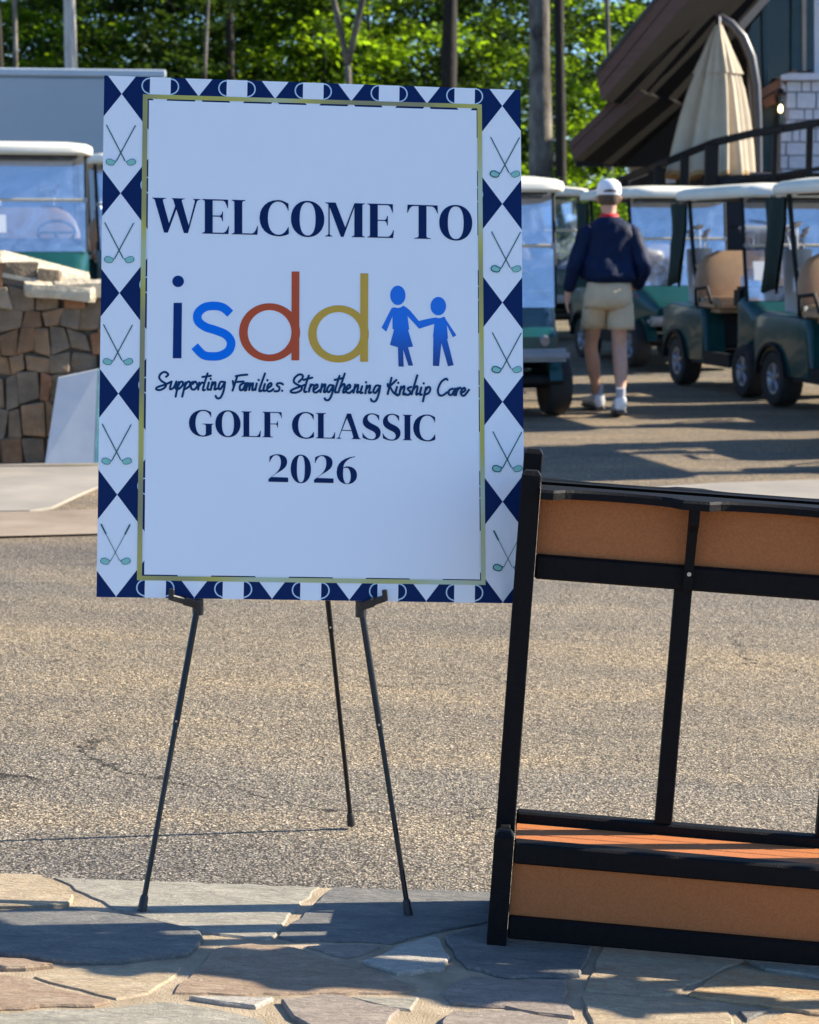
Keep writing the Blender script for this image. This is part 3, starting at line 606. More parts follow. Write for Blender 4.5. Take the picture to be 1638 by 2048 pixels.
b = MB(); ribbon(b, [Z3(*p) for p in catmull([(417, 263), (383, 234), (340, 225), (292, 232), (259, 262), (261, 300), (296, 328), (345, 344), (396, 366), (421, 402), (409, 444), (372, 467), (330, 472), (285, 464), (243, 422)], 8)], 41 * .40904 * .00103, .0016); b.build('logo_letter', 'sblue', sign)
fill([[Z3(*p) for p in ell(609, 354, 149, 142, 64)], [Z3(*p) for p in ell(609, 354, 107, 108.5, 64)]], 'logo_letter', 'rust')
fill([[Z3(*p) for p in ((717, 57), (755, 57), (754, 491), (716, 491))]], 'logo_letter', 'rust', .0019)
fill([[Z3(*p) for p in ell(946, 362, 148, 140, 64)], [Z3(*p) for p in ell(946, 361, 107.5, 106, 64)]], 'logo_letter', 'ochre')
fill([[Z3(*p) for p in ((1053, 66), (1091, 66), (1090, 498), (1052, 498))]], 'logo_letter', 'ochre', .0019)
Zf = lambda x, y: sl2(750 + x * .10989, 560 + y * .10989)
fill([[Zf(*p) for p in ell(415, 282, 139, 177)]], 'figure_print', 'figure'); fill([[Zf(*p) for p in ell(1152, 478, 141, 168)]], 'figure_print', 'figure')
fill([[Zf(*p) for p in ((300, 515), (340, 500), (420, 512), (470, 498), (515, 470), (570, 500), (640, 560), (797, 748), (803, 888), (590, 655), (622, 900), (602, 912), (692, 1215), (600, 1225), (692, 1560), (608, 1560), (512, 1265), (522, 1580), (428, 1575), (415, 1225), (272, 1182), (345, 905), (318, 890), (318, 660), (205, 942), (120, 870))]], 'figure_print', 'figure')
fill([[Zf(*p) for p in ((804, 888), (798, 748), (950, 712), (1095, 685), (1140, 695), (1190, 695), (1262, 668), (1300, 740), (1475, 1000), (1470, 1015), (1418, 1045), (1305, 820), (1328, 1070), (1310, 1068), (1430, 1552), (1328, 1572), (1207, 1150), (1165, 1570), (1052, 1562), (1060, 1045), (1055, 1025), (1080, 800))]], 'figure_print', 'figure')
# script line: strokes with round ends
Z1 = lambda x, y: sl2(300 + x * .20147, 730 + y * .20147)
Z2 = lambda x, y: sl2(570 + x * .23199, 730 + y * .23199)
S1 = {'Supporting': [[(160,118),(182,95),(150,70),(108,88),(92,128),(118,162),(158,188),(150,222),(105,248),(65,244),(72,222),(150,195),(215,165)],[(215,165),(200,225),(205,243),(235,225),(262,170)],[(262,165),(255,235),(280,235)],[(285,170),(270,240),(255,315)],[(278,215),(300,172),(325,170),(322,205),(285,240)],[(352,175),(338,240),(320,315)],[(345,215),(370,172),(395,170),(392,210),(350,240)],[(450,170),(415,175),(408,230),(440,245),(470,205),(450,165),(425,190)],[(490,175),(478,245)],[(482,215),(515,175),(535,185)],[(572,85),(525,240),(545,248)],[(520,120),(605,108)],[(585,175),(570,240),(590,245)],[(602,138),(604,142)],[(620,170),(603,248)],[(608,215),(645,170),(650,195),(640,245),(665,235)],[(740,172),(700,170),(680,225),(700,240),(745,170)],[(745,175),(730,260),(700,325),(665,330),(652,308)]],
'Families.': [[(868,108),(845,180),(820,255)],[(822,160),(832,215)],[(852,112),(910,102),(965,97)],[(850,170),(930,165)],[(930,180),(895,205),(895,250),(925,240),(950,180)],[(950,180),(938,250),(955,250)],[(968,180),(955,250)],[(960,220),(992,178),(985,250)],[(985,225),(1022,178),(1015,250),(1040,240)],[(1060,185),(1045,250)],[(1078,148),(1079,152)],[(1142,85),(1085,250),(1110,255)],[(1140,190),(1125,255),(1150,255)],[(1165,150),(1166,154)],[(1165,235),(1205,205),(1200,180),(1170,205),(1165,255),(1195,262),(1225,240)],[(1320,195),(1300,182),(1265,185),(1260,205),(1285,225),(1275,258),(1235,262)],[(1311,256),(1313,258)]]}
S2 = {'Strengthening': [[(118,148),(150,115),(150,88),(118,84),(82,115),(78,150),(115,175),(145,190),(135,222),(90,240),(52,235),(60,215),(130,188),(175,170)],[(205,92),(165,222),(185,232)],[(160,130),(235,110)],[(222,168),(205,232)],[(208,205),(235,172),(250,178)],[(250,215),(280,190),(275,168),(250,190),(245,228),(270,238),(300,215)],[(320,165),(305,235)],[(310,205),(345,165),(345,190),(335,235),(355,228)],[(415,180),(385,175),(362,215),(380,235),(418,178)],[(418,182),(405,250),(380,300),(350,302),(342,288)],[(470,95),(430,225),(450,235)],[(428,130),(505,112)],[(515,75),(460,238)],[(468,205),(500,168),(515,175),(500,238),(520,232)],[(530,215),(562,192),(555,170),(530,195),(528,232),(555,242),(585,218)],[(605,170),(590,240)],[(595,210),(628,170),(630,195),(620,238),(640,232)],[(665,185),(650,240),(668,240)],[(698,148),(699,152)],[(705,178),(692,245)],[(697,215),(730,176),(732,200),(722,242),(745,236)],[(820,182),(785,180),(762,225),(780,242),(822,182)],[(820,185),(805,260),(780,312),(750,312),(740,295)]],
'Kinship': [[(918,112),(885,252)],[(960,130),(895,190),(885,165)],[(905,190),(935,240),(972,265)],[(965,190),(950,250),(965,252)],[(975,153),(976,157)],[(1000,188),(985,258)],[(990,222),(1025,182),(1028,205),(1018,255),(1038,248)],[(1088,190),(1060,200),(1062,215),(1080,235),(1065,258),(1040,258)],[(1140,90),(1090,255)],[(1098,222),(1130,185),(1142,195),(1130,255),(1150,248)],[(1175,195),(1162,255),(1178,255)],[(1195,158),(1196,162)],[(1215,195),(1188,315)],[(1208,225),(1235,190),(1252,205),(1240,240),(1205,258)]],
'Care': [[(1400,130),(1385,120),(1345,150),(1318,210),(1325,255),(1355,265),(1400,235)],[(1445,205),(1415,220),(1412,255),(1440,255),(1465,205)],[(1465,205),(1455,258),(1475,255)],[(1485,200),(1472,262)],[(1476,235),(1502,198),(1518,205)],[(1515,245),(1552,220),(1545,198),(1520,220),(1518,255),(1545,265),(1585,215)]]}
zc = .0016
for D, Z in ((S1, Z1), (S2, Z2)):
    for word, strokes in D.items():
        b = MB()
        for st in strokes:
            pts = [Z(*p) for p in (catmull(st, 4) if len(st) > 2 else st)]; zc += .000012
            ribbon(b, pts, .0044, zc)
            for e in (pts[0], pts[-1]):
                zc += .000002; flat(b, [(e[0] + .0022 * math.cos(k * math.pi / 4), e[1] + .0022 * math.sin(k * math.pi / 4)) for k in range(8)], zc)
        b.build('script_word', 'script', sign)

# ================================================================ EASEL
easel = empty('easel', loc=(-.24, 4.05, .01), label='black metal tripod easel on the flagstones holding up the welcome sign', cat='easel')
def rel(o, par):
    o.parent = par; o.matrix_parent_inverse = par.matrix_basis.inverted(); return o
def legpl(u, v): return onp(u, v, SP - SN * .020, SN)
fL = G(283, 1826); fR = G(818, 1834); fB = G(703, 1653)
kL = legpl(396, 1208); kR = legpl(722, 1212)
hL = kL + (kL - fL) * 1.42; hR = kR + (kR - fR) * 1.42
hz = min(hL.z, hR.z); top = Vector(((hL.x + hR.x) / 2, (hL.y + hR.y) / 2, hz))
def leg(foot, knee, hinge, r1=.0066, r2=.0054):
    mid = foot + (hinge - foot) * .34 if knee is None else foot + (knee - foot) * .62
    b = MB(); P = [foot + (mid - foot) * .03, mid]
    b.tube(P, r2, 12, True); b.tube([mid - (mid - foot).normalized() * .012, (knee or hinge), hinge], r1, 12, True)
    o = b.build('leg', 'black_metal', smooth=True); rel(o, easel)
    d = (mid - foot).normalized(); f = MB()
    f.tube([foot + Vector((0, 0, .002)), foot + d * .004, foot + d * .03, foot + d * .036], [.006, .0095, .0085, .0065], 12); g = f.build('rubber_foot', 'black_plastic', smooth=True)
    g.parent = o
    s_ = MB(); c = mid + Vector((0, -.008, 0)); s_.tube([c, c + Vector((0, -.003, 0))], .0022, 8); q = s_.build('bolt', 'steel', smooth=True); q.parent = o
leg(fL, kL, hL); leg(fR, kR, hR)
bz = top + Vector((.0, .03, -.02)); leg(fB, None, bz, .0062, .0052)
b = MB(); b.box(top + Vector((0, .012, .0)), (.07, .05, .03), .006); rel(b.build('hinge_block', 'black_plastic'), easel)
for kn, tip, sgn in ((kL, (342, 1188), -1), (kR, (771, 1190), 1)):
    fr = onp(tip[0], tip[1] + 6, SP + SN * .022, SN); b = MB()
    kk = kn.copy()
    b.tube([kk + Vector((0, .0, .014)), kk + Vector((0, 0, -.022))], .0115, 10)
    p1 = kk + SN * .012; b.beam(p1, fr, .013, .013, .002)
    b.beam(p1 + (fr - p1) * .0 , p1 + (fr - p1) * .55, .017, .017, .002)
    b.beam(fr - Vector((0, 0, .006)), fr + Vector((sgn * -.002, 0, .017)), .011, .009, .0015)
    rel(b.build('support_bracket', 'black_plastic'), easel)

# ================================================================ GOLF BAG RACK
RT = Matrix.Rotation(R(3.6), 4, 'Y') @ Matrix.Identity(4)
r0 = G(993, 1901)
rack = empty('bag_rack', label='charcoal and orange brown slatted golf bag rack on the flagstones right of the sign', cat='rack')
# rack axes: X along the rack (turned 3.6 deg, tilted with the ground), Y away, Z up its posts
yaw = R(-4.3); Mr = Matrix.Translation(Vector((r0.x, r0.y + .02, r0.z - .002))) @ Matrix.Rotation(yaw, 4, 'Z') @ Matrix.Rotation(R(3.75), 4, 'Y')
rack.matrix_world = Mr
def rb(name, mat, *boxes, bev=.004):
    b = MB()
    for c, d in boxes: b.box(c, d, bev)
    return b.build(name, mat, rack)
PW = .038; LEN = 1.60; BH = .225; D2 = .275
YA, YB = .118, .262   # front tall posts and rear tall posts
def post(x, y, z0, z1, wx=PW, wy=PW):
    b = MB(); b.box((x, y, (z0 + z1 - .008) / 2), (wx, wy, z1 - z0 - .008), .002)
    t = z1 - .0085; q = [(x + sx * wx / 2 * k, y + sy * wy / 2 * k, zz) for k, zz in ((.96, t), (.62, z1)) for sx, sy in ((-1, -1), (1, -1), (1, 1), (-1, 1))]
    b.loft([q[:4], q[4:]]); return b.build('post', 'rack_black', rack)
for xe in (0, LEN):
    post(xe, 0, 0, BH + .012)
    post(xe, YA, 0.0, .925); post(xe, YB - .02, 0.0, .955)
    b = MB(); b.box((xe, .0595, .112), (.02, .078, .218), .002); b.box((xe, .18, .112), (.02, .083, .218), .002); b.build('end_panel', 'rack_black', rack)
XS = [.318 * 1, .318 * 2, .318 * 3, .318 * 4]
zt, zm = .876, .735
for x in XS: post(x - .006, YA + .029, BH + .0125, zm - .005, .034, .030)
for y, nm in ((0, 'rail'), (YB - .02, 'rail')):
    if y == 0: rb('rail', 'rack_black', ((LEN / 2, y, BH - .027), (LEN - PW - .002, .036, .042)))
    rb('rail', 'rack_black', ((LEN / 2, y, .048), (LEN - PW - .002, .034, .044)))
    if y == 0: rb('front_panel', 'rack_orange', ((LEN / 2, y + (.006 if y == 0 else -.006), .1215), (LEN - PW - .002, .014, .108)), bev=.001)
# deck planks front and back of the middle rail
for i, y in enumerate((.0375, .0745, .1115)):
    rb('deck_plank', 'rack_orange', ((LEN / 2, y if i < 2 else y, BH - .016), (LEN - PW - .004, .034, .014)), bev=.0015)
rb('rail', 'rack_black', ((LEN / 2, YA + .029, BH - .008), (LEN - PW - .002, .030, .040)))
rb('rail', 'rack_black', ((LEN / 2, YA + .02, zm), (LEN - PW - .002, .030, .048)))
rb('back_panel', 'rack_orange', ((LEN / 2, YA + .024, (zm + zt) / 2 + .013), (LEN - PW - .002, .012, zt - zm - .022)), bev=.001)
rb('rail', 'rack_black', ((LEN / 2, YB - .02, zt + .008), (LEN - PW - .002, .034, .020)))
# scalloped shelf: one board, cut in a hollow between the brackets
def scallop(y0, sgn):
    pts = []; x = PW / 2 + .001; nseg = 14; pitch = .318
    ends = [PW / 2 + .001] + [k * pitch for k in range(1, 5)] + [LEN - PW / 2 - .001]
    front = []
    for a, c in zip(ends[:-1], ends[1:]):
        if c - a < .05: continue
        front.append((a, .060)); front.append((a + .025, .060))
        for k in range(nseg + 1):
            t = k / nseg; front.append((a + .03 + (c - a - .06) * t, .060 - .036 * math.sin(math.pi * t) ** .45 - .004))
        front.append((c - .025, .060))
    front.append((ends[-1], .060))
    poly = [(p[0], y0 - sgn * p[1], zt + .004) for p in front] + [(ends[-1], y0 + sgn * .028, zt + .004), (ends[0], y0 + sgn * .028, zt + .004)]
    b = MB(); n = len(front)
    top = [Vector((p[0], y0 - sgn * p[1], zt + .018)) for p in front]; back = [Vector((p[0], y0 + sgn * .028, zt + .018)) for p in front]
    lo = [p - Vector((0, 0, .018)) for p in top]; lb = [p - Vector((0, 0, .018)) for p in back]
    # chamfer along the cut edge
    ch = [p + Vector((0, sgn * .005, 0)) for p in top]; cl = [p - Vector((0, 0, .005)) for p in top]
    b.grid([back, ch, cl, lo, lb]); b.build('scalloped_shelf', 'rack_black', rack)
scallop(YA + .01, 1); scallop(YB - .03, -1)
for x in [.318 * k for k in range(1, 5)]:
    b = MB(); b.prism([(x - .009, YA - .042, zt - .001), (x - .009, YA + .004, zt - .001), (x - .009, YA + .004, zm - .02), (x - .009, YA - .006, zm - .02), (x - .009, YA - .012, zm + .05), (x - .009, YA - .024, zt - .045), (x - .009, YA - .040, zt - .03)], (.018, 0, 0)); o = b.build('bracket', 'rack_black', rack)
    s_ = MB(); s_.tube([(x, YA - .0105, zm + .012), (x, YA - .016, zm + .012)], .0042, 12); q = s_.build('screw', 'steel', None, smooth=True); q.parent = o

# ================================================================ GOLF CART
def spline_profile(pts): return pts
def loftx(b, prof, xs, scale):
    """profile in (y,z) swept across x with per-x scale of width"""
    rings = [[(x, p[0] * (1 if sy is None else 1) + sy, p[1] + sz) for p in prof] for x, sy, sz in xs]
    b.loft(rings)
def make_cart():
    t = empty('golf_cart')
    # chassis / floor
    b = MB(); b.box((0, -.1, .29), (1.02, 1.9, .08), .02); b.build('floor', 'cart_dark', t)
    # front cowl : cross rings from dash to nose
    b = MB()
    def ring(y, hw, z0, z1, r):
        out = []
        for (cx, cz, a0) in ((hw - r, z1 - r, 0), (-(hw - r), z1 - r, 90), (-(hw - r * .5), z0 + r * .5, 180), (hw - r * .5, z0 + r * .5, 270)):
            rr_ = r if a0 < 180 else r * .5
            for k in range(5):
                a = R(a0 + 90 * k / 4); out.append((cx + rr_ * math.cos(a), y, cz + rr_ * math.sin(a)))
        return out
    b.loft([ring(-.56, .52, .36, .90, .08), ring(-.66, .53, .36, .885, .10), ring(-.82, .49, .46, .80, .12), ring(-1.0, .46, .50, .715, .10), ring(-1.12, .43, .52, .66, .07), ring(-1.17, .40, .53, .63, .05)])
    b.build('front_cowl', 'cart_green', t, smooth=True)
    # front fenders (arches)
    for s_ in (-1, 1):
        b = MB()
        for k in range(8):
            a0, a1 = R(10 + 160 * k / 8), R(10 + 160 * (k + 1) / 8); yc, zc_ = -.80, .235; r1, r2 = .265, .315
            P = [(s_ * .37, yc + r1 * math.cos(a0), zc_ + r1 * math.sin(a0)), (s_ * .37, yc + r2 * math.cos(a0), zc_ + r2 * math.sin(a0)), (s_ * .37, yc + r2 * math.cos(a1), zc_ + r2 * math.sin(a1)), (s_ * .37, yc + r1 * math.cos(a1), zc_ + r1 * math.sin(a1))]
            b.prism(P, (s_ * .10, 0, 0))
        b.build('front_fender', 'cart_green', t, smooth=True)
    b = MB(); b.box((0, -1.17, .49), (1.0, .10, .10), .03, seg=2); b.build('bumper', 'cart_grey', t, smooth=True)
    for s_ in (-1, 1):
        b = MB(); b.tube([(s_ * .30, -1.165, .60), (s_ * .30, -1.195, .595)], [.045, .035], 12); b.build('headlight', 'rim', t, smooth=True)
    # dashboard
    b = MB(); b.box((0, -.52, .86), (1.04, .20, .20), .03, seg=2); b.box((.0, -.60, .955), (1.0, .10, .02), .005); b.build('dashboard', 'cart_dark', t, smooth=True)
    # side sills
    for s_ in (-1, 1):
        b = MB(); b.prism([(s_ * .50, -.50, .24), (s_ * .50, .42, .24), (s_ * .50, .42, .36), (s_ * .50, -.50, .36)], (s_ * .07, 0, 0)); b.build('side_sill', 'cart_dark', t)
    # rear body with wheel arch
    for s_ in (-1, 1):
        b = MB(); pr = [(.10, .26), (.16, .66), (.20, .74), (.55, .76), (1.0, .78), (1.20, .74), (1.24, .56), (1.20, .34), (1.10, .34)]
        arch = [(.83 + .27 * math.cos(R(a)), .235 + .27 * math.sin(R(a))) for a in range(20, 170, 15)]
        pr = pr + arch + [(.56, .26)]
        b.prism([(s_ * .36, y, z) for y, z in pr], (s_ * .17, 0, 0)); b.loft([[(s_ * (.5301 + dx_), .66 + (y - .66) * k_ , .5 + (z - .5) * k_) for y, z in pr] for dx_, k_ in ((0, 1.0), (.025, .99), (.04, .965), (.045, .93))]); b.build('rear_body_side', 'cart_green', t, smooth=True)
        b = MB()
        for k in range(8):
            a0, a1 = R(5 + 170 * k / 8), R(5 + 170 * (k + 1) / 8); yc, zc_ = .83, .235; r1, r2 = .272, .30
            b.prism([(s_ * .56, yc + r1 * math.cos(a0), zc_ + r1 * math.sin(a0)), (s_ * .56, yc + r2 * math.cos(a0), zc_ + r2 * math.sin(a0)), (s_ * .56, yc + r2 * math.cos(a1), zc_ + r2 * math.sin(a1)), (s_ * .56, yc + r1 * math.cos(a1), zc_ + r1 * math.sin(a1))], (s_ * .045, 0, 0))
        b.build('wheel_arch_trim', 'cart_dark', t, smooth=True)
    b = MB(); b.box((0, .66, .55), (.74, 1.05, .34), .03); b.build('rear_deck', 'cart_dark', t)
    # seats
    b = MB(); b.box((0, .18, .78), (1.06, .50, .14), .05, seg=3); b.build('seat_cushion', 'seat_tan', t, smooth=True)
    b = MB()
    rings = []
    for (z, hw, th, y) in ((.84, .50, .045, .44), (.90, .53, .055, .46), (1.02, .53, .06, .485), (1.14, .49, .055, .51), (1.22, .42, .045, .525), (1.27, .30, .03, .53)):
        rings.append([(hw * math.copysign(abs(math.cos(a)) ** .45, math.cos(a)), y + th * math.copysign(abs(math.sin(a)) ** .8, math.sin(a)), z) for a in [2 * math.pi * k / 24 for k in range(24)]])
    b.loft(rings); b.build('seat_back', 'seat_tan', t, smooth=True)
    for s_ in (-1, 1):
        b = MB(); b.tube([(s_ * .54, .40, .76), (s_ * .555, .38, .92), (s_ * .555, .10, .94), (s_ * .545, .02, .80)], .018, 8); b.build('armrest', 'cart_dark', t, smooth=True)
    # roof
    b = MB(); rows = []
    outl_ = []
    n = 40
    def sup(a, ax, ay, p=.28): return (ax * math.copysign(abs(math.cos(a)) ** p, math.cos(a)), ay * math.copysign(abs(math.sin(a)) ** p, math.sin(a)))
    for (k, z) in ((.90, 1.735), (.985, 1.738), (1.0, 1.755), (1.0, 1.79), (.985, 1.815), (.92, 1.838), (.7, 1.862), (.3, 1.876)):
        rows.append([(sup(2 * math.pi * q / n, .60 * k, .98 * k)[0], .08 + sup(2 * math.pi * q / n, .60 * k, .98 * k)[1], z) for q in range(n)])
    b.loft(rows); b.build('roof', 'cream', t, smooth=True)
    b = MB(); b.box((0, .0, 1.733), (.9, 1.4, .02), .005); b.build('roof_lining', 'cart_dark', t)
    for s_ in (-1, 1):
        b = MB(); b.tube([(s_ * .25, .92, 1.80), (s_ * .25, 1.0, 1.86), (s_ * .10, 1.0, 1.87)], .012, 8); b.build('roof_handle', 'cart_dark', t, smooth=True)
        b = MB(); b.tube([(s_ * .505, -.735, .84), (s_ * .515, -.69, 1.1), (s_ * .525, -.585, 1.74)], .018, 8); b.build('front_strut', 'cart_dark', t, smooth=True)
        b = MB(); b.tube([(s_ * .47, .50, .74), (s_ * .50, .60, 1.2), (s_ * .50, .74, 1.74)], .020, 8); b.build('rear_strut', 'cart_dark', t, smooth=True)
    # windshield : two panes and a seam
    for (za, zb) in ((.84, 1.305), (1.335, 1.735)):
        ya = -.745 + (za - .9) * .17; yb = -.745 + (zb - .9) * .17
        b = MB(); b.add([(-.50, ya, za), (.50, ya, za), (.51, yb, zb), (-.51, yb, zb)], [[0, 1, 2, 3]]); b.build('windshield_pane', 'windshield', t)
    b = MB(); ym = -.745 + .42 * .17 - .004; b.box((0, ym, 1.32), (1.03, .018, .026), .005); b.build('windshield_seam', 'strip', t)
    for s_ in (-1, 1): b = MB(); b.tube([(s_ * .507, ym - .01, 1.32), (s_ * .507, ym + .02, 1.32)], .022, 10); b.build('hinge_clip', 'rim', t, smooth=True)
    # steering wheel (driver on the cart's left)
    b = MB(); c = Vector((.25, -.32, 1.02)); ax = Vector((0, .62, .78)).normalized(); e1 = Vector((1, 0, 0)); e2 = ax.cross(e1)
    P = [c + (e1 * math.cos(a) + e2 * math.sin(a)) * .175 for a in [2 * math.pi * k / 24 for k in range(25)]]
    b.tube(P, .014, 8, False); b.tube([c - e1 * .17, c, c + e1 * .17], .012, 6); b.tube([c, c + e2 * .17 * (1 if e2.z < 0 else -1)], .012, 6); b.tube([c, c - ax * .30], .02, 8)
    b.build('steering_wheel', 'cart_dark', t, smooth=True)
    # bag well curtain and bags
    b = MB(); b.box((0, 1.0, .60), (.9, .34, .10), .02); b.build('bag_well', 'cart_dark', t)
    for s_ in (-1, 1):
        b = MB(); rows = []
        for z in (1.72, 1.5, 1.3, 1.1, .95):
            rows.append([(s_ * (.56 - .03 * math.sin(5 * z + i)), .74 + i * .045 + .012 * math.sin(i * 2.2 + z * 3), z - .02 * math.sin(i * 1.3)) for i in range(8)])
        if s_ < 0: b.grid([[(x - .012 * (1 if j else -1), y, z) for x, y, z in r] for j in (0, 1) for r in (rows if j == 0 else rows[::-1])])
        else: b.grid([[(x - .012 * (1 if j else -1), y, z) for x, y, z in r] for j in (0, 1) for r in (rows[:3] if j == 0 else rows[:3][::-1])])
        b.build('bag_cover', 'curtain', t, smooth=2)
        b = MB(); b.tube([(s_ * .27, .98, .62), (s_ * .27, 1.06, 1.28)], [.105, .125], 14); o = b.build('golf_bag', 'bag_white' if s_ < 0 else 'cart_dark', t, smooth=True)
        b = MB()
        for k in range(6):
            a = k * 1.05 + s_; p0 = Vector((s_ * .27 + .06 * math.cos(a), 1.05 + .06 * math.sin(a), 1.25)); p1 = p0 + Vector((.03 * math.cos(a), .05, .16 + .04 * (k % 3))); b.tube([p0, p1], .006, 5); b.tube([p1 - Vector((.03, 0, .01)), p1, p1 + Vector((.035, 0, .02))], [.012, .02, .016], 6)
        q = b.build('club_head', 'steel', None, smooth=True); q.parent = o
    # caddy bottle and side rear rack in front of the bag cover
    b = MB(); b.tube([(-.44, .62, .95), (-.44, .62, 1.05), (-.44, .62, 1.12)], [.05, .055, .03], 10); b.build('sand_bottle', 'jug', t, smooth=True)
    # wheels
    for (x, y) in ((-.49, -.80), (.49, -.80), (-.48, .83), (.48, .83)):
        b = MB(); prof = [(.085, .13), (.095, .19), (.090, .215), (.070, .228), (.035, .232), (0, .233), (-.035, .232), (-.07, .228), (-.09, .215), (-.095, .19), (-.085, .13)]
        rings = [[(x + px, y + rd * math.cos(a), .234 + rd * math.sin(a)) for px, rd in prof] for a in [2 * math.pi * k / 28 for k in range(28)]]
        m = len(prof); vs = [p for r_ in rings for p in r_]; fs = [[i * m + k, i * m + k + 1, ((i + 1) % 28) * m + k + 1, ((i + 1) % 28) * m + k] for i in range(28) for k in range(m - 1)]
        b.add(vs, fs); wh = b.build('wheel', 'tyre', t, smooth=True)
        s_ = 1 if x > 0 else -1
        b = MB(); rr_ = []
        for (px, rd) in ((.05, .132), (.082, .130), (.078, .115), (.055, .10), (.050, .03), (.075, .028), (.078, .012)):
            rr_.append([(x + s_ * px, y + rd * math.cos(a), .234 + rd * math.sin(a)) for a in [2 * math.pi * k / 20 for k in range(20)]])
        b.loft(rr_, True)
        for k in range(5):
            a = 2 * math.pi * k / 5 + .3; d = Vector((0, math.cos(a), math.sin(a))); cc = Vector((x + s_ * .066, y, .234)); b.tube([cc + d * .025, cc + d * .122], [.016, .022], 6)
        q = b.build('rim', 'rim', None, smooth=True); q.parent = wh
        b = MB(); b.tube([(x + (-s_) * .085, y, .234), (x - s_ * .02, y, .234)], .128, 14); q = b.build('wheel_hub', 'cart_dark', None, smooth=True); q.parent = wh
    b = MB(); b.tube([(-.45, .83, .235), (.45, .83, .235)], .03, 8); b.tube([(-.45, -.8, .235), (.45, -.8, .235)], .022, 8); b.build('axle', 'cart_dark', t, smooth=True)
    return t
cart0 = make_cart(); used = [False]
def add_paper(root, x=-.34, z=1.10, w_=.22, h=.165):
    b = MB(); y = -.745 + (z - .9) * .17 - .012; dd = .17 * h / 2; b.add([(x - w_ / 2, y - dd, z - h / 2), (x + w_ / 2, y - dd, z - h / 2), (x + w_ / 2, y + dd, z + h / 2), (x - w_ / 2, y + dd, z + h / 2)], [[0, 1, 2, 3]])
    o = b.build('paper_card', 'paper', root); return o
def cart(x, y, hd, label, z=None, paper=False, jug=False):
    """x, y: middle of the cart; hd: degrees the nose is turned from the camera towards photo right"""
    o = cart0 if not used[0] else copy_tree(cart0)
    if used[0]:
        for c in list(o.children):
            if c.name.startswith('paper_card') or c.name.startswith('jug'): bpy.data.objects.remove(c)
    used[0] = True
    o.location = (x, y, gz(x, y) if z is None else z); o.rotation_euler = (0, 0, R(hd)); tag(o, label, 'golf cart', 'parked golf carts')
    if paper: add_paper(o)
    if jug:
        b = MB(); b.tube([(-.08, .14, .845), (-.08, .14, 1.02), (-.08, .14, 1.06), (-.08, .14, 1.11)], [.12, .125, .10, .04], 14); b.build('jug', 'jug', o, smooth=True)
    return o
def cart_at(u, v, wx, wy, hd, label, z=0., **k):
    """place so that the wheel with local (wx, wy) touches the ground at photo pixel u, v"""
    p = G(u, v); a = R(hd); c, s_ = math.cos(a), math.sin(a)
    return cart(p.x - (wx * c - wy * s_), p.y - (wx * s_ + wy * c), hd, label, **k)
cart_at(1108, 829, .49, -.80, 12, 'green golf cart half hidden by the right edge of the sign, big front tyre showing')
cart_at(1272, 741, -.49, -.80, 13, 'green golf cart straight behind the walking man')
cart_at(1500, 795, -.49, -.80, 13, 'green golf cart with tan seat, pale jug and paper card, right of the man', paper=True, jug=True)
def rear_at(u, v, hd, label, **k): return cart_at(u, v, -.48, .83, hd, label, **k)
rear_at(1563, 813, 14, 'green golf cart cut off by the right edge of the photo')
cart(4.05, 12.9, 14, 'front golf cart of the right queue beyond the photo edge')
bpy.data.objects[-1] if False else None
cart(-3.70, 19.6, 13, 'golf cart parked behind the stone wall, white paper card on windshield', z=.42, paper=True)
cart(-2.92, 21.9, 14, 'golf cart behind the stone wall partly covered by the left edge of the sign', z=.42)
cart(1.35, 25.5, 30, 'far golf cart whose bluish shaded roof shows right above the sign edge cart')

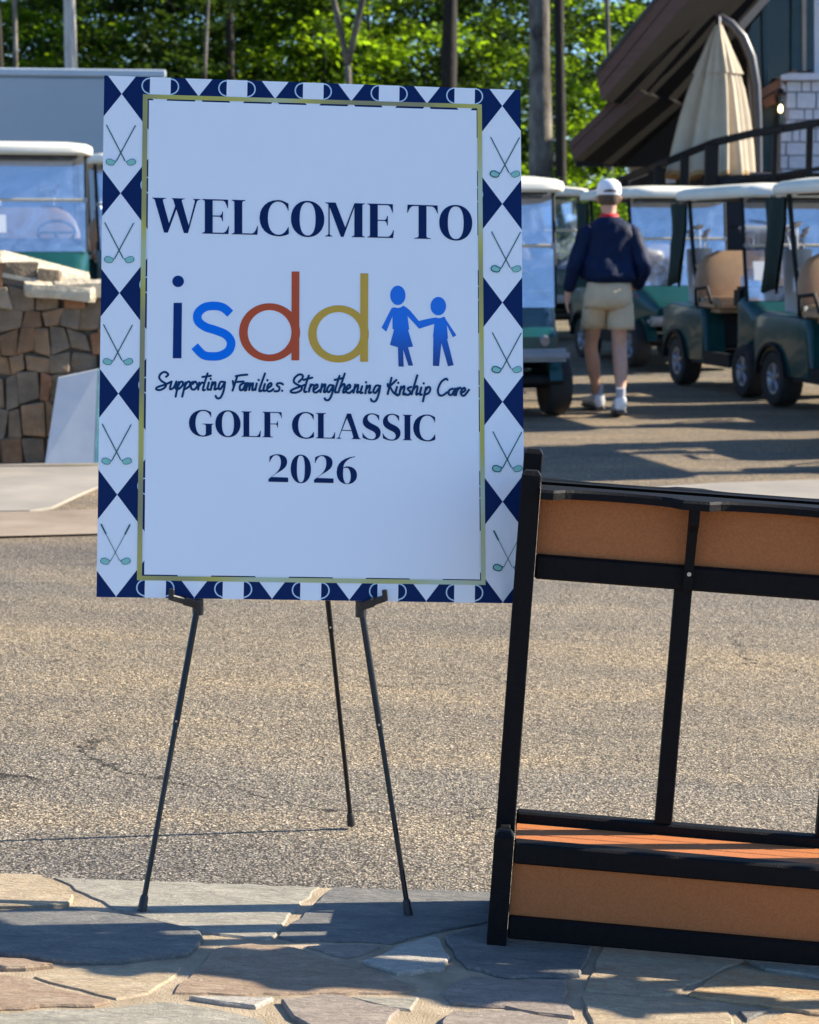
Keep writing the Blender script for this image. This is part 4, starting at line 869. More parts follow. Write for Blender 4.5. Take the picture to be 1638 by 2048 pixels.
# ================================================================ STONE WALL, TERRACE, PANEL, TRAILER
b = MB(); b.box((-8.3, 21.5, .18), (13.6, 17.6, .48), .02); o = b.build('terrace', 'asphalt'); tag(o, kind='structure')
wall = empty('stone_wall', loc=(-2.6, 12.4, 0), label='rough brown fieldstone retaining wall with pale sunlit cap stones left of the sign', cat='wall')
def wallstones():
    rr = random.Random(11); th = R(10)
    O_ = Vector((-2.50, 12.16, 0)); dx = Vector((math.cos(th), math.sin(th), 0)); dn = Vector((math.sin(th), -math.cos(th), 0))
    def topz(x): return 1.22 if x < .28 else (1.22 - .12 * sstep(.28, .34, x) - .5 * sstep(.55, 1.1, x))
    core = MB(); 
    for x0, x1 in ((-1.8, .3), (.3, .62), (.62, 1.0)):
        zt_ = topz((x0 + x1) / 2 + .02) - .03
        P = [O_ + dx * x0 - dn * .03, O_ + dx * x1 - dn * .03, O_ + dx * x1 - dn * .42, O_ + dx * x0 - dn * .42]
        core.prism([Vector((p.x, p.y, -.02)) for p in P], (0, 0, zt_ - .02))
    rel(core.build('mortar_core', 'wall_mortar'), wall)
    z = -.01; mx = Matrix((dx, -dn, Vector((0, 0, 1)))).transposed().to_4x4(); mx.translation = O_
    row = 0
    while z < 1.2:
        h = rr.uniform(.13, .21) if z < .55 else rr.uniform(.10, .16); x = -1.8 + rr.uniform(-.1, 0)
        while x < 1.0:
            wd = rr.uniform(.06, .13) if z < .55 else rr.uniform(.08, .19)
            if z + h * .7 < topz(x + wd / 2):
                bmm = bmesh.new(); bmesh.ops.create_cube(bmm, size=1)
                hh = min(h, topz(x + wd / 2) - z)
                for v in bmm.verts:
                    v.co = Vector((v.co.x * (wd - .006), v.co.y * .09, v.co.z * (hh - .005))) + Vector((rr.uniform(-.016, .016), rr.uniform(-.02, .02), rr.uniform(-.016, .016)))
                bmesh.ops.bevel(bmm, geom=bmm.edges[:], offset=.007, segments=1, affect='EDGES')
                yo = rr.uniform(-.012, .022)
                for v in bmm.verts:
                    q = v.co + Vector((x + wd / 2, yo, z + hh / 2)); nv = noise.noise_vector(Vector((q.x * 5, 0, q.z * 5)))
                    q += Vector((nv.x * .05, noise.noise(q * 30) * .012, nv.z * .05 * min(1, (1.25 - q.z) * 4))); v.co = q
                bmesh.ops.transform(bmm, matrix=mx, verts=bmm.verts[:])
                mb = MB().bm(bmm); cc = mx @ Vector((x + wd / 2, 0, z)); o = mb.build('stone', 'ws%d' % rr.choice([0, 0, 1, 2, 3, 3, 4, 5, 1]), None, loc=cc); rel(o, wall)
            x += wd
        z += h
    # cap stones
    def capst(x0, x1, zc, th_, y0, y1, sd, drop=0):
        r2 = random.Random(sd); n = 12; pts = []
        for k in range(n):
            a = 2 * math.pi * k / n; c, s = math.cos(a), math.sin(a)
            pts.append(((x0 + x1) / 2 + (x1 - x0) / 2 * math.copysign(abs(c) ** .3, c) * r2.uniform(.90, 1.04), (y0 + y1) / 2 + (y1 - y0) / 2 * math.copysign(abs(s) ** .3, s) * r2.uniform(.90, 1.04)))
        rings = []
        for (k, zz) in ((.95, 0), (1.0, .2), (1., .8), (.97, 1.0), (.6, 1.03)):
            cx, cy = (x0 + x1) / 2, (y0 + y1) / 2
            rings.append([mx @ Vector((cx + (px - cx) * k + r2.uniform(-.008, .008), cy + (py - cy) * k, zc + th_ * zz + (.28 * (py - cy) if zz > .5 else 0) - drop * sstep(x0, x1, px) + r2.uniform(-.006, .006))) for px, py in pts])
        mb = MB(); mb.loft(rings); rel(mb.build('cap_stone', 'cap_stone', None, loc=mx @ Vector(((x0 + x1) / 2, 0, zc))), wall)
    capst(-1.75, -1.05, 1.19, .075, -.05, .42, 1); capst(-1.03, -.10, 1.20, .055, -.08, .44, 2); capst(-.13, .60, 1.185, .06, -.05, .42, 4, .13); capst(.16, .60, 1.02, .11, -.14, .10, 6, .03)
    capst(.34, .80, 1.02, .09, -.09, .0, 5)
wallstones()
pn = empty('leaning_panel', loc=(-2.05, 12.0, .03), label='pale grey rectangular panel leaning against the stone wall beside the sign', cat='panel')
A0, A1, A2, A3 = aty(90, 929, 11.95), aty(188, 917, 11.98), aty(196, 739, 12.14), aty(116, 756, 12.11)
A0.z = A1.z = .03
b = MB(); b.prism([A0, A1, A2, A3], (0, .03, .004)); rel(b.build('panel_sheet', 'panel_white'), pn)
b = MB(); q0 = A1 + Vector((.003, 0, 0)); q1 = A2 + Vector((.003, 0, 0)); b.prism([q0, q0 + Vector((.06, .02, 0)), q1 + Vector((.04, .02, 0)), q1], (0, .03, .004)); rel(b.build('edge_strip', 'teal_edge'), pn)

tr = empty('box_trailer', loc=(-6.3, 28, .42), label='long pale grey box trailer behind the carts at the left', cat='trailer')
tr.rotation_euler[2] = 0; p0 = aty(296, 150, 26.6); zt_ = p0.z
b = MB(); b.box((p0.x - 3.4, 27.9, (zt_ + 1.15) / 2), (6.8, 2.5, zt_ - 1.15), .03); rel(b.build('body', 'trailer'), tr)
b = MB(); b.box((p0.x - 3.4, 27.9, zt_ + .055), (6.84, 2.56, .10), .015); rel(b.build('top_rail', 'trailer_trim'), tr)
b = MB(); b.box((p0.x - 3.4, 27.9, 1.09), (6.84, 2.56, .10), .015); rel(b.build('bottom_rail', 'cart_dark'), tr)
for x in (-5.2, -8.2):
    for y in (26.95, 28.85):
        b = MB(); b.tube([(x, y - .13, .86), (x, y + .13, .86)], .45, 24); rel(b.build('wheel', 'tyre', smooth=True), tr)
b = MB(); b.box((-5.2, 27.9, .86), (.1, 1.7, .1)); b.box((-8.2, 27.9, .86), (.1, 1.7, .1)); b.box((-6.7, 27.9, 1.0), (5, .9, .14)); rel(b.build('axle', 'cart_dark'), tr)

tr.rotation_euler[2] = R(8); bpy.context.view_layer.update()
# ================================================================ CLUBHOUSE
house = empty('clubhouse', loc=(5, 27, 0), label='dark timber clubhouse with steep brown eaves and white stone at top right', cat='building')
def hb(name, mat, mb, sm=False, par=None):
    o = mb.build(name, mat, smooth=sm); rel(o, house)
    if par is not None:
        o.parent = par; o.matrix_parent_inverse = Matrix.Identity(4)
    return o
def slab(name, pxs, y, depth, mat, par=None):
    P = [aty(u, v, y) for u, v in pxs]; b = MB(); b.prism(P, (depth * .38 if depth > 1 else 0, depth, 0)); return hb(name, mat, b, par=par)
# upper roof: outer rake at y 24, rises to the right out of the frame
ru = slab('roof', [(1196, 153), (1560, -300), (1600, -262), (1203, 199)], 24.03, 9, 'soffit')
slab('fascia_board', [(1194, 151), (1562, -307), (1575, -292), (1198, 176)], 24.0, .028, 'fascia', ru)
slab('fascia_board', [(1198, 179), (1575, -290), (1600, -262), (1204, 201)], 24.01, .018, 'fascia', ru)
b = MB(); A = aty(1190, 150, 23.95); B_ = aty(1562, -313, 23.95); b.prism([A, B_, B_ + Vector((0, 0, .05)), A + Vector((0, 0, .05))], (3.5, 9.2, 0)); hb('shingles', 'shingle', b, par=ru)
rl = slab('roof', [(1139, 287), (1262, 166), (1290, 188), (1146, 320)], 25.03, 8, 'soffit')
slab('fascia_board', [(1137, 285), (1264, 162), (1272, 172), (1141, 299)], 25.0, .028, 'fascia', rl)
slab('fascia_board', [(1141, 301), (1272, 174), (1290, 190), (1147, 321)], 25.01, .018, 'fascia', rl)
# walls: dark gable behind the eaves
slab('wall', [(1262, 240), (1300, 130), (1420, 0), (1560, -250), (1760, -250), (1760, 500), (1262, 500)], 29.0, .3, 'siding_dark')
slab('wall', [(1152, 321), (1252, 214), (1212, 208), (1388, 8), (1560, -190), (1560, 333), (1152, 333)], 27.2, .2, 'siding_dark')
slab('rake_beam', [(1478, 46), (1560, -45), (1572, -38), (1487, 60)], 25.6, .2, 'beam')
slab('trim_post', [(1478, 48), (1489, 44), (1489, 82), (1481, 84)], 25.62, .12, 'beam')
slab('trim_post', [(1262, 305), (1296, 282), (1296, 350), (1262, 362)], 27.5, .3, 'beam')
slab('trim_post', [(1495, 105), (1508, 100), (1516, 330), (1505, 330)], 25.9, .1, 'beam')
# window bay on the right
wn = slab('window', [(1490, 75), (1560, -10), (1600, -60), (1604, 150), (1530, 190), (1500, 200)], 26.6, .10, 'soffit')
slab('pane', [(1532, -10), (1584, -60), (1582, 146), (1534, 168)], 26.5, .02, 'window', wn)
slab('pane', [(1502, 50), (1524, 25), (1526, 172), (1508, 186)], 26.5, .02, 'window', wn)
slab('window_frame', [(1524, 20), (1532, 12), (1536, 170), (1528, 176)], 26.42, .1, 'frame_teal', wn)
slab('window_frame', [(1584, -60), (1604, -60), (1604, 142), (1583, 148)], 26.42, .1, 'frame_teal', wn)
slab('window_frame', [(1492, 72), (1502, 55), (1510, 190), (1502, 195)], 26.42, .1, 'frame_teal', wn)
slab('trim_post', [(1604, -60), (1613, -60), (1613, 142), (1605, 142)], 26.4, .1, 'beam')
slab('trim_post', [(1614, -60), (1628, -60), (1628, 140), (1614, 140)], 26.4, .12, 'frame_teal')
slab('wall', [(1628, -80), (1900, -80), (1900, 148), (1629, 148)], 26.4, .3, 'white_wall')
slab('sill_board', [(1520, 180), (1590, 138), (1600, 152), (1570, 170), (1522, 197)], 26.2, .12, 'sill')
slab('sill_board', [(1524, 200), (1570, 173), (1570, 200), (1530, 216)], 26.22, .10, 'sill')
slab('door', [(1524, 217), (1553, 210), (1556, 340), (1526, 340)], 26.4, .06, 'frame_teal')
# white stone pier: joint core + stones
slab('stone_pier', [(1562, 160), (1900, 160), (1900, 420), (1556, 420)], 26.24, .4, 'stone_joint')
slab('ledge', [(1562, 150), (1580, 146), (1900, 146), (1900, 158), (1562, 160)], 26.1, .35, 'white_stone')
rr = random.Random(3); v = 162
while v < 340:
    h = rr.choice([17, 22, 27, 34]); u = 1563 - rr.uniform(0, 14)
    while u < 1720:
        wd = rr.uniform(14, 42); P = [aty(max(u + 1.5, 1562), v + 1.5, 26.2), aty(u + wd - 1.5, v + 1.5 + rr.uniform(-1, 1), 26.2), aty(u + wd - 1.5 + rr.uniform(-1, 1), v + h - 1.5, 26.2), aty(max(u + 1.5, 1562), v + h - 1.5, 26.2)]
        if u + wd > 1570:
            b = MB(); b.prism(P, (0, .05, 0)); c = (P[0] + P[2]) / 2; o = b.build('stone', 'white_stone', loc=(c.x, c.y - rr.uniform(0, .015), c.z)); rel(o, house)
        u += wd
    v += h
for (u, v) in ((1322, 283), (1330, 300), (1326, 320), (1340, 335), (1334, 352)):
    P = [aty(u, v, 27.3), aty(u + 17, v - 3, 27.3), aty(u + 17, v + 13, 27.3), aty(u, v + 15, 27.3)]; b = MB(); b.prism(P, (0, .1, 0)); rel(b.build('stone', 'white_stone'), house)
# lantern
lt = empty('wall_lantern', loc=aty(1561, 220, 26.0), label='lit black glass wall lantern on the white stone pier', cat='lantern')
c = Vector(lt.location)
b = MB(); b.box(c + Vector((0, .0, .20)), (.14, .14, .03), .01); b.box(c + Vector((0, 0, -.19)), (.13, .13, .03), .01); b.box(c + Vector((0, .10, .16)), (.05, .20, .04)); b.box(c + Vector((0, 0, .24)), (.07, .07, .06), .015)
for sx in (-1, 1):
    for sy in (-1, 1): b.box(c + Vector((sx * .058, sy * .058, .0)), (.012, .012, .38))
rel(b.build('lantern_frame', 'rail'), lt)
mm, nt_, bb = new_mat('lamp glow'); bb.inputs['Emission Color'].default_value = (1, .62, .28, 1); bb.inputs['Emission Strength'].default_value = 14; M['glow'] = mm
b = MB(); b.tube([c + Vector((0, 0, -.03)), c + Vector((0, 0, .0)), c + Vector((0, 0, .04)), c + Vector((0, 0, .07))], [.015, .03, .025, .008], 10); rel(b.build('bulb', 'glow', smooth=True), lt)
b = MB(); b.tube([c + Vector((0, 0, -.17)), c + Vector((0, 0, .18))], .045, 12, False); rel(b.build('lantern_glass', 'window', smooth=True), lt)
# deck and railing
dk = empty('terrace_deck', loc=(4.3, 24, 0), label='dark raised wooden deck with railing below the umbrella', cat='deck')
def rail_pt(u, dv=0, y=None):
    pts = [(1150, 398, 26), (1250, 357, 25.2), (1340, 321, 24.3), (1425, 286, 23.8), (1500, 268, 23.3), (1640, 245, 22.7), (1900, 235, 22.2)]
    for a, c_ in zip(pts[:-1], pts[1:]):
        if u <= c_[0]: t = (u - a[0]) / (c_[0] - a[0]); v = a[1] + (c_[1] - a[1]) * t; yy = a[2] + (c_[2] - a[2]) * t; break
    return aty(u, v + dv, yy)
us = [1180, 1250, 1300, 1340, 1380, 1425, 1460, 1500, 1570, 1640, 1760, 1880]
b = MB()
for a, c_ in zip(us[:-1], us[1:]): b.beam(rail_pt(a), rail_pt(c_), .09, .06, .01)
rel(b.build('handrail', 'rail'), dk)
b = MB()
for a, c_ in zip(us[:-1], us[1:]): b.beam(rail_pt(a, 92), rail_pt(c_, 92), .05, .05, .005)
rel(b.build('lower_rail', 'rail'), dk)
for u, wdt in ((1250, .09), (1316, .09), (1370, .10), (1424, .15), (1551, .06), (1620, .07), (1740, .1), (1860, .1)):
    p = rail_pt(u); b = MB(); b.box((p.x, p.y, (p.z + 1.85) / 2 - .02), (wdt, wdt, p.z - 1.85), .006); rel(b.build('baluster', 'rail'), dk)
P = [rail_pt(u, 95) for u in us[5:]]; zf = 2.12
b = MB(); n = len(P); tp = [Vector((p.x, p.y, zf)) for p in P]; bk = [Vector((p.x + .3, 26.15, zf)) for p in P]
b.grid([bk, tp, [p - Vector((0, 0, .02)) for p in tp]]); rel(b.build('deck_floor', 'deck'), dk)
for k in range(7):
    b = MB(); zz = zf - .03 - k * .29
    for a, c_ in zip(tp[:-1], tp[1:]):
        b.prism([Vector((a.x, a.y + .03, zz)), Vector((c_.x, c_.y + .03, zz)), Vector((c_.x, c_.y + .03, zz - .27)), Vector((a.x, a.y + .03, zz - .27))], (0, .03, 0))
    rel(b.build('skirt_board', 'deck'), dk)
b = MB(); b.box((4.6, 25.6, 1.0), (2.6, .2, 2.1)); rel(b.build('deck_footing', 'siding_dark'), dk)
# closed parasol
um = empty('closed_umbrella', loc=(3.7, 25, 2.12), label='closed beige cantilever umbrella with dark curved mast on the raised deck', cat='umbrella')
def folds(levels, nf=11, sd=0):
    rows = []
    for (u, v, rpx, amp) in levels:
        c = aty(u, v, 24.9); rm = rpx / FPX * 24.9
        F_ = lambda a: 1 + amp * (.45 * math.sin(9 * a + .6 + v * .002) + .35 * math.sin(14 * a + 1.3 - v * .003) + .35 * math.sin(5 * a + 2 + v * .002))
        rows.append([c + Vector((math.cos(a) * rm * F_(a), math.sin(a) * rm * .8 * F_(a), (.03 * math.sin(9 * a) if v > 300 else 0))) for a in [2 * math.pi * k / 120 for k in range(120)]])
    return rows
b = MB(); b.loft(folds([(1437, 50, 7, .02), (1435, 75, 18, .08), (1434, 105, 29, .15), (1433, 130, 38, .2), (1432, 148, 44, .24)], 9), False); rel(b.build('upper_canopy', 'canvas', smooth=2), um)
b = MB(); b.loft(folds([(1432, 138, 37, .22), (1429, 180, 48, .27), (1425, 230, 58, .30), (1421, 290, 68, .30), (1417, 348, 77, .27)], 8), False); rel(b.build('canopy', 'canvas', smooth=2), um)
b = MB(); b.loft(folds([(1417, 346, 77.5, .27), (1417, 354, 78, .27)], 8), False); rel(b.build('canopy_hem', 'canvas_trim', smooth=2), um)
b = MB(); mast = [(1432, 38), (1440, 36), (1462, 48), (1485, 75), (1502, 115), (1511, 170), (1514, 240), (1515, 345)]
b.tube([aty(u, v, 25.1 + .0 * k) for k, (u, v) in enumerate(mast)], [.05, .06, .06, .065, .065, .065, .065, .065], 10); rel(b.build('mast', 'pole', smooth=True), um)
b = MB(); b.tube([aty(1437, 36, 25.0), aty(1437, 54, 24.9)], .035, 8); rel(b.build('finial', 'pole', smooth=True), um)
b = MB(); p = aty(1515, 350, 25.1); b.box((p.x, p.y, 2.16), (.5, .5, .08), .02); rel(b.build('base_plate', 'pole'), um)

# ================================================================ PERSON
def ringz(cx, cy, z, rx, ry, n=20, wob=0., ph=0., tilt=0.):
    return [(cx + rx * math.cos(a) * (1 + wob * math.sin(5 * a + ph)), cy + ry * math.sin(a) * (1 + wob * math.cos(4 * a + ph)), z + tilt * math.cos(a)) for a in [2 * math.pi * k / n for k in range(n)]]
man = empty('person', loc=(1.56, 15.78, 0), label='man in white cap, navy jacket and khaki shorts walking away towards the carts', cat='person')
def skin_obj(name, mat, verts, edges, sub=2):
    me = bpy.data.meshes.new(name); me.from_pydata([v[:3] for v in verts], edges, []); o = bpy.data.objects.new(name, me); COL.objects.link(o)
    m = o.modifiers.new('skin', 'SKIN'); m.use_smooth_shade = True
    for i, v in enumerate(verts): me.skin_vertices[0].data[i].radius = (v[3], v[4] if len(v) > 4 else v[3])
    me.skin_vertices[0].data[0].use_root = True
    s_ = o.modifiers.new('sub', 'SUBSURF'); s_.levels = sub; s_.render_levels = sub
    dg = bpy.context.evaluated_depsgraph_get(); m2 = bpy.data.meshes.new_from_object(o.evaluated_get(dg)); bpy.data.objects.remove(o)
    m2.name = name; m2.materials.clear(); m2.materials.append(M[mat])
    for p in m2.polygons: p.use_smooth = True
    ob = bpy.data.objects.new(name, m2); COL.objects.link(ob); ob.parent = man; return ob
V = [(0, 0, .95, .13, .10), (0, .02, 1.15, .13, .10), (0, .03, 1.36, .15, .10), (0, .02, 1.50, .07, .065), (0, .04, 1.57, .056, .06), (0, .055, 1.645, .072, .085), (0, .06, 1.72, .078, .096), (0, .06, 1.78, .06, .07),
     (-.17, .02, 1.46, .055), (-.275, -.02, 1.19, .043), (-.315, .03, .965, .030), (-.322, .045, .90, .030, .018),
     (.17, .02, 1.46, .055), (.285, -.06, 1.15, .043), (.235, .14, 1.0, .030), (.19, .19, .97, .030, .018),
     (-.085, .01, .88, .085), (-.115, .24, .52, .057), (-.085, .30, .38, .062), (-.04, .40, .12, .034), (-.04, .46, .055, .036), (-.04, .56, .035, .03),
     (.09, -.01, .88, .085), (.09, .0, .52, .060), (.095, -.09, .38, .064), (.085, -.22, .15, .034), (.085, -.20, .06, .036), (.09, -.10, .03, .03)]
Ed = [(0, 1), (1, 2), (2, 3), (3, 4), (4, 5), (5, 6), (6, 7), (2, 8), (8, 9), (9, 10), (10, 11), (2, 12), (12, 13), (13, 14), (14, 15), (0, 16), (16, 17), (17, 18), (18, 19), (19, 20), (20, 21), (0, 22), (22, 23), (23, 24), (24, 25), (25, 26), (26, 27)]
# five fingers on each hand
for hand, base, d, sp in ((11, Vector((-.322, .045, .90)), Vector((.02, .12, -1)), Vector((.0, 1, .1))), (15, Vector((.19, .19, .97)), Vector((-.8, .35, -.25)), Vector((0, .35, 1)))):
    d.normalize(); sp.normalize()
    for k, (off, ln) in enumerate(((-.024, .060), (-.008, .072), (.008, .076), (.024, .066))):
        i = len(V); p = base + sp * off + d * .035; V.append((*p, .0095)); p2 = p + d * ln * .5 + Vector((.004, .0, 0)); V.append((*p2, .009)); p3 = p2 + d * ln * .45 + Vector((.012, .0, 0)); V.append((*p3, .0075))
        Ed += [(hand, i), (i, i + 1), (i + 1, i + 2)]
    i = len(V); p = base + sp * .032 + d * .0; V.append((*p, .011)); V.append((*(p + d * .03 + sp * .014), .0095)); V.append((*(p + d * .055 + sp * .014), .008)); Ed += [(hand, i), (i, i + 1), (i + 1, i + 2)]
body = skin_obj('body', 'skin', V, Ed)
# face: nose and ears grow from the head
b = MB(); b.tube([(0, .148, 1.70), (0, .168, 1.672), (0, .15, 1.655)], [.008, .014, .009], 8)
for s_ in (-1, 1): b.tube([(s_ * .078, .055, 1.71), (s_ * .090, .045, 1.69), (s_ * .080, .055, 1.655)], [.008, .014, .007], 8)
q = b.build('ears_and_nose', 'skin', body, smooth=True)
b = MB()
for s_ in (-1, 1): b.box((s_ * .03, .146, 1.705), (.022, .01, .008), .003)
b.box((0, .146, 1.632), (.045, .008, .006), .002); b.build('eyes_and_mouth', 'hair', body)
rings = [ringz(0, .045, z, rx, ry, 24) for z, rx, ry in ((1.635, .062, .068), (1.66, .077, .088), (1.70, .084, .096), (1.74, .085, .10))]
b = MB(); b.loft([[p for p in r_] for r_ in rings], True); b.build('hair', 'hair', man, smooth=True)
b = MB(); b.loft([ringz(0, .055, z, rx, ry, 28) for z, rx, ry in ((1.715, .092, .108), (1.73, .096, .112), (1.77, .096, .112), (1.80, .088, .103), (1.825, .066, .078), (1.838, .035, .042))]); cp = b.build('cap', 'cap', man, smooth=True)
b = MB(); rows = []
for r_ in (.10, .135, .17):
    rows.append([(math.sin(a) * r_ * .82, .06 + math.cos(a) * r_ + (.02 if r_ > .1 else 0), 1.728 - (r_ - .1) * .25 - .02 * abs(math.sin(a))) for a in [R(-70 + 14 * k) for k in range(11)]])
b.grid(rows); b.build('cap_peak', 'cap', cp, smooth=2)
b = MB(); rows = [[(.096 * math.sin(a) * 1.01, .055 - .113 * math.cos(a), 1.735 + .022 * q_ * math.cos(a * 1.9)) for a in [R(-32 + 8 * k) for k in range(9)]] for q_ in (0, 1)]; b.grid(rows); b.build('cap_strap_opening', 'hair', cp)
# jacket: lofted trunk and sleeves
b = MB()
tr_ = [(1.035, .18, .135, 0, .0), (1.045, .195, .148, 0, .0), (1.075, .222, .170, 0, .005), (1.16, .218, .160, 0, .015), (1.25, .208, .145, 0, .02), (1.34, .215, .142, 0, .02), (1.42, .213, .132, 0, .02), (1.475, .185, .115, 0, .02), (1.515, .125, .09, 0, .022), (1.545, .078, .078, 0, .03)]
RG = []
for (za, xa, ya, ca, da), (zb, xb, yb, cb, db) in zip(tr_[:-1], tr_[1:]):
    for q_ in range(3):
        t = q_ / 3; RG.append([za + (zb - za) * t, xa + (xb - xa) * t, ya + (yb - ya) * t, 0, da + (db - da) * t])
RG.append(list(tr_[-1]))
rg_ = []
for z, rx, ry, cx, cy in RG:
    row = ringz(cx, cy, z, rx, ry, 48); am = .016 * sstep(1.53, 1.45, z)
    rg_.append([(x + (x - cx) / rx * (fo := am * (noise.noise(Vector((x * 9 + z * 5, y * 9, z * 4))) + .6 * noise.noise(Vector((x * 20 - z * 9, y * 12, z * 11)))) * 1.6), y + (y - cy) / ry * fo, zz) for x, y, zz in row])
b.loft(rg_); jk = b.build('jacket', 'jacket', man, smooth=2)
def sleeve(P, r_):
    b = MB(); pts = []; rs = []
    for i in range(len(P) - 1):
        for k in range(5):
            t = k / 5; pts.append(Vector(P[i]).lerp(Vector(P[i + 1]), t)); rs.append((r_[i] * (1 - t) + r_[i + 1] * t) * (1 + .05 * math.sin((i * 5 + k) * 2.4)))
    pts.append(Vector(P[-1])); rs.append(r_[-1]); pts.append(Vector(P[-1]) + (Vector(P[-1]) - Vector(P[-2])).normalized() * .02); rs.append(r_[-1] * .7)
    b.tube(pts, rs, 16); o = b.build('sleeve', 'jacket', man, smooth=2); return o
sleeve([(-.11, .02, 1.455), (-.175, .015, 1.415), (-.262, -.02, 1.19), (-.308, .025, .985)], [.05, .074, .064, .046])
sleeve([(.11, .02, 1.455), (.175, .015, 1.415), (.272, -.06, 1.16), (.240, .10, 1.01)], [.05, .074, .068, .048])
b = MB(); b.loft([ringz(0, .03, z, rx, ry, 20) for z, rx, ry in ((1.515, .098, .086), (1.535, .084, .082), (1.55, .076, .078), (1.57, .070, .072), (1.565, .066, .07))], False); b.build('collar', 'red_knit', man, smooth=2)
# shorts
b = MB(); b.loft([ringz(0, cy, z, rx, ry, 28, .012, z * 20) for z, rx, ry, cy in ((1.06, .165, .125, .0), (1.0, .178, .14, -.005), (.93, .190, .155, -.005), (.87, .195, .15, 0), (.83, .185, .12, 0))]);
for sx, ph, ky in ((-1, 0, .13), (1, 2, .0)):
    b.loft([ringz(sx * (.095 + .008 * t), (ky * t), .88 - .21 * t, .098 + .012 * t, .108 + .006 * t, 20, .03, ph + t * 3, .0) for t in (0, .2, .4, .6, .8, 1.0)], True)
b.build('shorts', 'khaki', man, smooth=2)
b = MB(); b.box((.225, .0, .93), (.006, .05, .03), .002); b.build('pocket_tag', 'red_knit', man)
# socks and shoes
def shoe(ax, ay, az, pitch, yaw_):
    Mx = Matrix.Translation((ax, ay, az)) @ Matrix.Rotation(yaw_, 4, 'Z') @ Matrix.Rotation(pitch, 4, 'X') @ Matrix.Scale(1.2, 4)
    def R_(y, hw, z0, z1): return [Mx @ Vector((hw * math.copysign(abs(math.cos(a)) ** .6, math.cos(a)), y, (z0 + z1) / 2 + (z1 - z0) / 2 * math.copysign(abs(math.sin(a)) ** .7, math.sin(a)))) for a in [2 * math.pi * k / 16 for k in range(16)]]
    b = MB(); b.loft([R_(-.07, .022, .03, .085), R_(-.062, .036, .02, .105), (R_(-.03, .041, .02, .115)), R_(.02, .043, .02, .105), R_(.08, .046, .02, .085), R_(.14, .050, .02, .068), R_(.19, .044, .02, .055), R_(.215, .025, .022, .042)])
    o = b.build('shoe', 'shoe', man, smooth=True)
    b = MB(); b.loft([R_(-.076, .026, .0, .024), R_(-.06, .040, .0, .024), R_(.02, .044, .0, .022), R_(.13, .053, .0, .022), R_(.20, .045, .0, .022), R_(.222, .025, .004, .02)]); q = b.build('sole', 'sole', None, smooth=True); q.parent = o
    b = MB(); p = Mx @ Vector((0, -.03, .085)); b.tube([p, p + Vector((0, .0, .04)), p + Vector((0, .02 if pitch < -.1 else -.005, .10))], [.038, .038, .040], 14); b.build('sock', 'sock', man, smooth=True)
shoe(-.04, .43, .005, 0.03, .25); shoe(.085, -.19, .02, -.10, -.03)

# ================================================================ TREES
def leaf_mesh(name, n, shape, mat, size, seed, clumps=120):
    rr = random.Random(seed); vs = []; fs = []; cl = [shape(rr) for _ in range(clumps)]
    for i in range(n):
        c, sg_ = cl[i % clumps]; p = Vector((c[0] + rr.gauss(0, sg_), c[1] + rr.gauss(0, sg_), c[2] + rr.gauss(0, sg_ * .38)))
        s_ = size * rr.uniform(.6, 1.25); a = rr.uniform(0, 6.283); nn = Vector((rr.gauss(0, .55), rr.gauss(0, .55), 1)).normalized()
        x = nn.cross(Vector((math.cos(a), math.sin(a), 0))).normalized(); y = nn.cross(x)
        k = len(vs); vs += [p - x * s_ * .5, p - y * s_ * .32, p + x * s_ * .5, p + y * s_ * .34]; fs.append((k, k + 1, k + 2, k + 3))
    me = bpy.data.meshes.new(name); me.from_pydata([v[:] for v in vs], [], fs); me.materials.append(M[mat]); return me
def trunk_mesh(h, r, lean, seed, branches=True, fork=None):
    rr = random.Random(seed); b = MB(); P = []; n = 12
    if fork: n = 5
    for k in range(n + 1):
        t = k / n; P.append((lean[0] * t * h + .05 * math.sin(t * 7 + seed), lean[1] * t * h + .05 * math.cos(t * 5 + seed), t * h - .3))
    b.tube(P, [r * (1.25 if k == 0 else 1 + .09 * math.sin(k * 2.7 + seed)) * (1 - (.65 if not fork else .05) * k / n) for k in range(n + 1)], 12)
    if branches:
        for k in range(9):
            t = rr.uniform(.35, .95); i = int(t * n); p = Vector(P[i]); a = rr.uniform(0, 6.28); L = rr.uniform(1., 2.4)
            q = [p, p + Vector((math.cos(a) * L * .4, math.sin(a) * L * .4, L * .3)), p + Vector((math.cos(a) * L, math.sin(a) * L, L * .55))]
            b.tube(q, [r * .35 * (1 - t * .5), r * .2, r * .06], 6)
    if fork:
        for (dx, dy, dz, rr_) in fork:
            p = Vector(P[-1]); b.tube([p, p + Vector((dx * .35, dy * .4, dz * .25)), p + Vector((dx * .75, dy, dz * .6)), p + Vector((dx, dy, dz))], [r * .9, r * .8, r * .7, r * .4], 9)
    return b
def shapeA(lo, hi, rad):
    def f(rr):
        z = rr.uniform(lo, hi); q = 1 - abs((z - (lo + hi) / 2) / ((hi - lo) / 2)) ** 2.2; rd = rad * (.35 + .65 * q) * math.sqrt(rr.random()); a = rr.uniform(0, 6.283)
        return ((rd * math.cos(a), rd * math.sin(a), z), rr.uniform(.20, .48))
    return f
high = [leaf_mesh('crown', 5500, shapeA(9.8, 17, 3.8), 'leaf', .22, s, 80) for s in (1, 2)]
low = [leaf_mesh('crown', 9000, shapeA(.6, 9.0, 2.7), 'leaf' if s not in (4, 5) else 'leaf_dark', .16, s, 62) for s in (3, 4, 5, 6)]
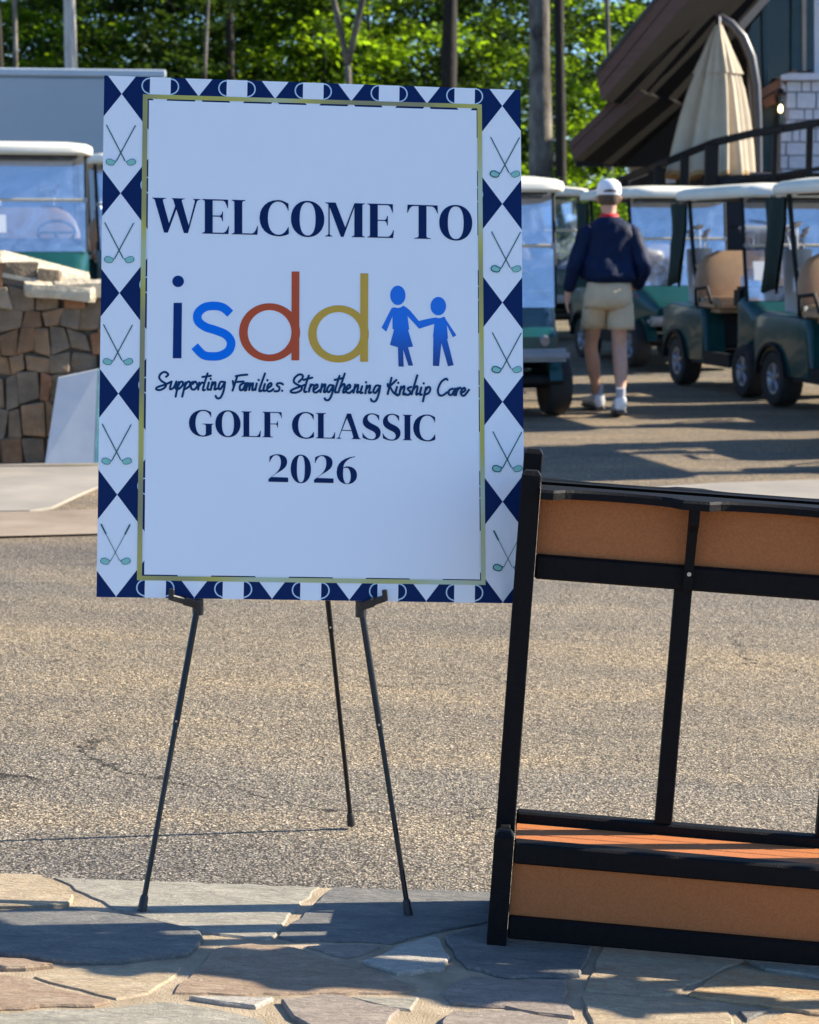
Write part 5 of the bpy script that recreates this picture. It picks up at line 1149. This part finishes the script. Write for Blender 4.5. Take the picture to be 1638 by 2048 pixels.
def tree(u, y, rpx, lean, bark, crown, label, group, h=13, seed=0, fork=None, name='tree', rz=None, sc=1., br=True):
    x = (u - 819) / FPX * y; z = gz(x, min(y, 60)) - .1
    t = empty(name, loc=(x, y, z), label=label, cat='tree', group=group)
    b = trunk_mesh(h, rpx / FPX * y, lean, seed, br, fork); b.build('trunk', bark, t, smooth=2)
    c = bpy.data.objects.new('crown', crown); COL.objects.link(c); c.parent = t; c.rotation_euler = (0, 0, rz if rz is not None else seed * 1.7); c.scale = (sc, sc, sc)
    return t
tg = 'tall trees at the wood edge'
tree(1072, 31.5, 27, (.004, 0), 'bark_grey', high[0], 'thickest grey tree trunk rising beside the clubhouse eave', tg, seed=1, br=False)
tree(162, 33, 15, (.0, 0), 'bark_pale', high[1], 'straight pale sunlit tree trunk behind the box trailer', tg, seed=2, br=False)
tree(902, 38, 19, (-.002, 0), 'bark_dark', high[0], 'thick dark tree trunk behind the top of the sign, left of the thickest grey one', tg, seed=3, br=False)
tree(704, 34, 7, (.0, 0), 'bark_grey', high[1], 'slim grey tree forking into a V above the sign', tg, seed=4, br=False, h=4.2, fork=[(-1.0, 0, 6.5, 0), (1.25, 0, 7.5, 0)])
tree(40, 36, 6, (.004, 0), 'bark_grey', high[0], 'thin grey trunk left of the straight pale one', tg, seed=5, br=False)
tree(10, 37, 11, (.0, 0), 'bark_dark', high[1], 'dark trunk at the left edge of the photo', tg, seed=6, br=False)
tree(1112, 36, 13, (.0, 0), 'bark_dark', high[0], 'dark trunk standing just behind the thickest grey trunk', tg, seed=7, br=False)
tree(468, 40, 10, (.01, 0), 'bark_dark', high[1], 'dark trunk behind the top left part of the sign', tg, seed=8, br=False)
tree(403, 35, 4, (.045, 0), 'bark_grey', high[0], 'thin slanting grey trunk above the top left of the sign', tg, seed=9, br=False)
tree(1216, 36, 6, (-.02, 0), 'bark_grey', high[0], 'thin trunk seen just above the clubhouse lower eave', tg, seed=13, br=False)
rr = random.Random(21); ug = 'leafy young trees filling the wood'
k = 0
for row, (y, n_, x0, x1) in enumerate(((42, 7, -9.5, 2.0), (47, 8, -11, 4.5), (53, 9, -13, 6.5), (60, 10, -15, 9))):
    for i in range(n_):
        x = x0 + (x1 - x0) * (i + rr.uniform(.15, .85)) / n_; yy = y + rr.uniform(-1.8, 1.8); u = 819 + x / yy * FPX
        tree(u, yy, 2.6, (rr.uniform(-.02, .02), 0), 'bark_dark', low[(i * 7 + row * 3) % 4], 'leafy young green tree standing in the wood behind the carts', ug, h=9, seed=30 + k, rz=rr.uniform(0, 6.28), sc=rr.uniform(.9, 1.15), name='young_tree'); k += 1
# far wood as one mass
def far(rr):
    x = rr.uniform(-24, 13); z = rr.uniform(2, 17) if x < 2 else rr.uniform(2, 9 + rr.random() * 5)
    return ((x, rr.uniform(66, 76), z), rr.uniform(.6, 1.2))
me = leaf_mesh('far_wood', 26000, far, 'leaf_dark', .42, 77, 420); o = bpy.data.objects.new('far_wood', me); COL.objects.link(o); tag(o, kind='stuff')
# low shrubs at the foot of the wood
sh = leaf_mesh('foliage', 5000, lambda r_: ((r_.uniform(-1.5, 1.5), r_.uniform(-1, 1), r_.uniform(.2, 1.9)), .25), 'leaf', .10, 9, 60)
for i, (u, y, lab) in enumerate(((1110, 30.5, 'low leafy shrub at the foot of the thickest grey trunk'), (1195, 33, 'low leafy shrub under the tip of the clubhouse eave'), (1262, 35, 'low leafy shrub beside the clubhouse wall under the eave'))):
    x = (u - 819) / FPX * y; t = empty('shrub', loc=(x, y, gz(x, y)), rz=i, label=lab, cat='shrub', group='shrubs at the wood edge')
    c = bpy.data.objects.new('foliage', sh); COL.objects.link(c); c.parent = t
    b = MB(); b.tube([(0, 0, -.1), (.1, 0, .8), (.05, .1, 1.4)], [.03, .02, .01], 6); b.build('stem', 'bark_dark', t, smooth=True)
